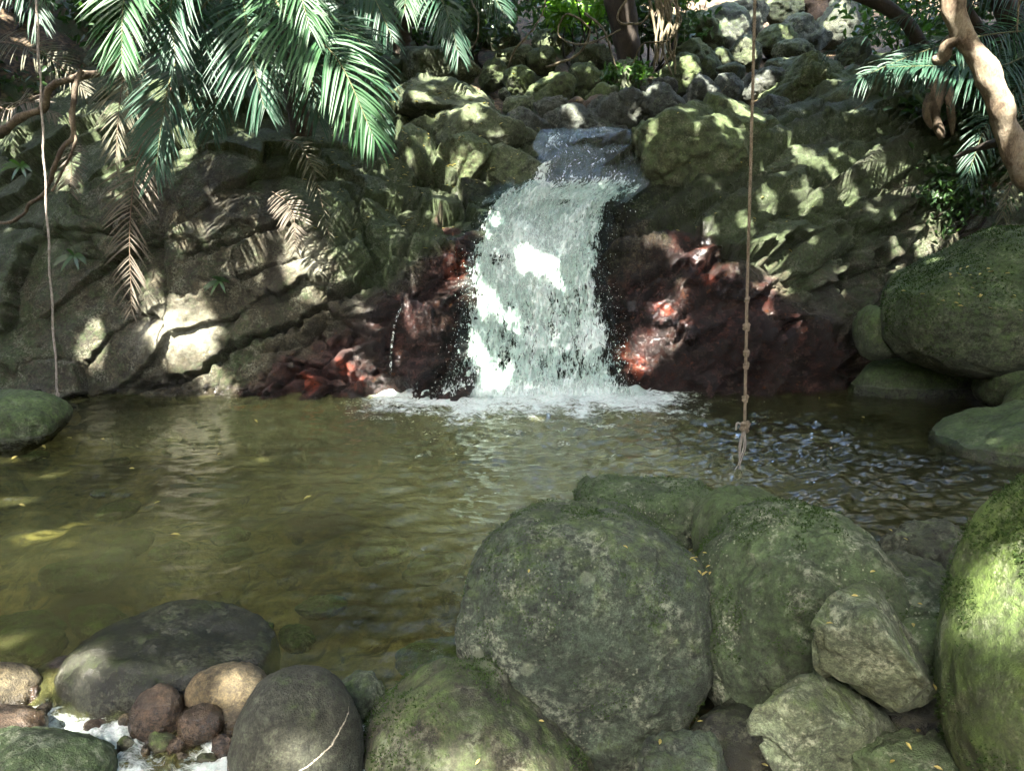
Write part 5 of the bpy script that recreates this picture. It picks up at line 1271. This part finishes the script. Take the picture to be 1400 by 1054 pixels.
M_litter = leaf_mat('yellow_leaf', (0.22, 0.17, 0.05), (0.42, 0.36, 0.12), 0.5, 0.2, 0.4)
tag(addmesh('fallen_leaves', v, f, M_litter), 'yellow fallen leaves scattered over the rocks', 'leaves', kind='stuff')

# ================================================================== CANOPY OVERHEAD
# Sun falls through openings in the crowns. Openings lie up-sun of the places that the photograph shows in sun.
su = np.cross(SUN, (0, 0, 1)); su /= np.linalg.norm(su); sv = np.cross(SUN, su)
GAPS = [ # px, py, radius px (x, y)
 (238, 445, 46, 36), (275, 452, 22, 18), (418, 365, 20, 24), (335, 285, 26, 34), (400, 312, 22, 26), (245, 325, 10, 16), (122, 468, 14, 24),
 (735, 358, 24, 16), (655, 402, 16, 12), (650, 470, 11, 12), (672, 505, 14, 17), (622, 362, 26, 16), (650, 312, 14, 10), (604, 300, 14, 8),
 (545, 312, 16, 7), (465, 490, 13, 12), (492, 500, 10, 10), (520, 532, 14, 12), (300, 525, 22, 10),
 (918, 332, 16, 7), (955, 345, 24, 9), (967, 372, 22, 12), (905, 425, 18, 7), (910, 452, 14, 14), (885, 478, 12, 16), (852, 478, 10, 14), (1040, 395, 12, 16), (1058, 390, 10, 9),
 (1110, 214, 26, 9), (1180, 224, 34, 8), (1210, 252, 18, 8), (1155, 262, 8, 12), (1290, 255, 12, 26), (1290, 320, 16, 20), (1222, 360, 7, 20), (1280, 226, 14, 5),
 (1020, 152, 24, 14), (985, 165, 14, 8), (630, 78, 16, 18), (662, 128, 12, 12), (600, 95, 16, 5), (575, 130, 14, 5), (620, 152, 10, 4), (645, 155, 14, 4), (545, 280, 14, 6),
 (1150, 20, 20, 12), (1000, 40, 16, 10), (1020, 72, 18, 12), (1035, 115, 14, 10),
 (470, 140, 34, 34), (500, 90, 20, 20), (495, 175, 18, 22), (425, 120, 18, 14), (350, 130, 16, 20), (412, 20, 20, 20), (165, 50, 40, 40), (180, 30, 14, 30), (340, 20, 10, 6), (275, 48, 12, 6),
 (60, 180, 40, 16), (20, 190, 24, 16), (115, 115, 22, 18), (150, 150, 14, 14), (92, 235, 16, 30), (215, 125, 10, 10), (180, 370, 9, 30), (30, 85, 14, 10),
 (1345, 95, 14, 20), (1375, 150, 10, 16), (1385, 262, 20, 18),  
 (20, 700, 30, 10), (90, 660, 14, 5), (20, 640, 30, 5),
 (1366, 795, 16, 20), (1350, 850, 9, 14), (1048, 985, 20, 34),
 (118, 900, 8, 6), (12, 945, 30, 26), (25, 890, 26, 7), (318, 930, 36, 14), (400, 1030, 16, 12), (60, 985, 30, 8), (640, 1040, 30, 12),
 (800, 30, 14, 14), (750, 55, 14, 8), (570, 20, 20, 16), (700, 15, 14, 10), (895, 35, 12, 12), (1230, 95, 14, 8),
]
_rg = np.random.default_rng(4242)
for (x0, y0, x1, y1, n_) in ((0, 0, 530, 250, 42), (540, 60, 700, 300, 34), (1050, 190, 1310, 380, 26), (650, 30, 1180, 170, 40), (380, 260, 640, 470, 18), (870, 300, 1100, 500, 14)):
    for _k in range(n_):
        GAPS.append((_rg.uniform(x0, x1), _rg.uniform(y0, y1), _rg.uniform(2, 8), _rg.uniform(2, 6)))
gaps = []
for (px, py, rx, ry) in GAPS:
    loc, n_, ob = hit(px, py)
    if ob is not None and ob.name.startswith('water') and py > 560:
        loc = Vector(G(px, py, -0.1))
    if loc is None: continue
    loc = np.array(loc); k = loc[1] / F
    gaps.append((loc @ su, loc @ sv, rx * k, ry * k))
gaps = np.array(gaps)
rs = np.random.default_rng(99)
U0, U1, V0, V1 = -15, 15, -18, 18
corners = np.array([P(px, py, Y_) for px in (-150, 1550) for py, Y_ in ((-20, 24), (1100, 2.2), (560, 9), (250, 11))])
U0, U1 = (corners @ su).min() - .6, (corners @ su).max() + .6
V0, V1 = (corners @ sv).min() - .8, (corners @ sv).max() + .8
LS = 0.30
cell = 0.14
gu = np.arange(U0, U1, cell); gv = np.arange(V0, V1, cell)
UU, VV = np.meshgrid(gu, gv)
uu = UU.ravel() + rs.uniform(-.5, .5, UU.size) * cell; vv = VV.ravel() + rs.uniform(-.5, .5, UU.size) * cell
u_, v_ = uu, vv
uu = np.concatenate([u_] + [u_ + rs.normal(0, .1, u_.size) for _ in range(3)]); vv = np.concatenate([v_] + [v_ + rs.normal(0, .1, v_.size) for _ in range(3)])
keep = np.ones(len(uu), bool)
for (a, b, rx, ry) in gaps:
    rx, ry = max(rx, 0.05) + LS * 0.27, max(ry, 0.05) + LS * 0.27
    keep &= ((uu - a) / rx) ** 2 + ((vv - b) / ry) ** 2 > 1
THIN = [(735, 390, 115, 150, .25), (600, 140, 90, 80, .34), (430, 110, 110, 100, .28), (170, 70, 90, 80, .28), (60, 200, 90, 70, .55), (1130, 230, 120, 50, .38), (790, 90, 150, 80, .42), (950, 180, 110, 60, .35), (1360, 850, 70, 160, .10), (50, 695, 60, 20, .40), (160, 960, 180, 60, .12)]
for (px, py, rx, ry, fr_) in THIN:
    loc, n_, ob = hit(px, py)
    if loc is None: continue
    loc = np.array(loc); k = loc[1] / F
    e_ = ((uu - loc @ su) / (rx * k)) ** 2 + ((vv - loc @ sv) / (ry * k)) ** 2
    keep &= rs.random(len(uu)) > fr_ * (1 - sstep(0.5, 1.1, e_))
uu, vv = uu[keep], vv[keep]
# height of the crowns: about nine metres over the pool, higher over the hill
zc = 9.0 + 1.6 * fbm(np.stack((uu * .35, vv * .35, 0 * uu), -1), 3, 800) + rs.uniform(-0.9, 0.9, len(uu))
ptsxy = uu[:, None] * su + vv[:, None] * sv
s_ = (zc - ptsxy[:, 2]) / SUN[2]
pts = ptsxy + s_[:, None] * SUN
gz = ground_z(pts[:, 0], pts[:, 1])
low = pts[:, 2] < gz + 6.5
pts = pts + (np.where(low, (gz + 6.5 - pts[:, 2]) / SUN[2], 0))[:, None] * SUN
gp_ = pts - SUN * ((pts[:, 2] - 3) / SUN[2])[:, None]
for _ in range(8):
    gp_ = pts - SUN * ((pts[:, 2] - ground_z(gp_[:, 0], gp_[:, 1])) / SUN[2])[:, None]
open_ = (gp_[:, 1] > 21.0 + 1.2 * fbm(gp_ * 0.5, 2, 5)) & (gp_[:, 0] > 2.2) & (gp_[:, 0] < 14)
pts = pts[~(open_ & (rs.random(len(pts)) < 0.97))]
CT = [((-7.4, 3.5), 'tall tree left of the pool whose crown shades it'), ((6.6, 1.0), 'tall tree right of the pool whose crown shades it'), ((-3.5, -4.5), 'tall tree behind the viewpoint on the left'),
      ((4.0, -6.0), 'tall tree behind the viewpoint on the right'), ((-8.5, 11.5), 'tall tree on the left bank above the rock wall'), ((8.8, 10.5), 'tall tree on the right bank above the rock slope')]
own = np.argmin(np.stack([np.hypot(pts[:, 0] - x, pts[:, 1] - y) for (x, y), _ in CT]), 0)
for i, ((x, y), lab) in enumerate(CT):
    z = float(ground_z(x, y)); mine = pts[own == i]
    root = empty('canopy_tree', (x, y, z)); tag(root, lab, 'tree')
    v, f = leaves(mine, LS, rs, 0.68, 0.62, SUN)
    addmesh('crown', v, f, M_canopy, root)
    mb = MB(); path = smooth_path([(x, y, z - .3), (x + .2, y + .1, z + (9 - z) * .5), (x, y, 9.3)], 20); mb.tube(path, np.linspace(.32, .16, 20), 12, .1, i); mb.build('trunk', M_bkdark, root)
    mb = MB()
    for j in range(7):
        tgt = mine[rs.integers(0, len(mine))]; p = path[12 + j]
        mb.tube(smooth_path([p, (p + tgt) / 2 + np.array((0, 0, .5)), tgt], 14), np.linspace(.09, .025, 14), 7)
    mb.build('limbs', M_bkdark, root)
FT = [(-13, -7, 'unseen forest tree added behind the viewpoint to cut sky light, far left'), (-7, -11, 'unseen forest tree added behind the viewpoint to cut sky light, left of centre'), (0, -12.5, 'unseen forest tree added straight behind the viewpoint to cut sky light'), (7, -11, 'unseen forest tree added behind the viewpoint to cut sky light, right of centre'), (13, -7, 'unseen forest tree added behind the viewpoint to cut sky light, far right'),
      (-14, 1, 'unseen forest tree added on the left bank beside the pool to cut sky light'), (14, 1, 'unseen forest tree added on the right bank beside the pool to cut sky light')]
for i, (x, y, lab) in enumerate(FT):  # dense trees out of view, added to cut the frontal sky light
    rs = np.random.default_rng(900 + i); z = float(ground_z(x, y)); h = 11
    root = empty('forest_tree', (x, y, z)); tag(root, lab, 'tree')
    mb = MB(); path = smooth_path([(x, y, z - .4), (x + .2, y, z + h * .4), (x, y, z + h)], 16); mb.tube(path, np.linspace(.3, .08, 16), 10, .12, i)
    mb.build('trunk', M_bkdark, root)
    ncl = 60; cl = rs.normal(size=(ncl, 3)); cl /= np.linalg.norm(cl, axis=1)[:, None]; cl *= rs.uniform(.3, 1, ncl)[:, None] ** .5
    cc = np.array((x, y, z + h * 0.55)) + cl * np.array((3.8, 2.6, h * .5))
    q_ = cc[rs.integers(0, ncl, 4200)] + rs.normal(size=(4200, 3)) * 0.6
    v, f = leaves(q_, 0.5, rs, 0.2); addmesh('crown', v, f, M_leafb, root)
print('canopy leaves', len(pts), 'gaps', len(gaps))
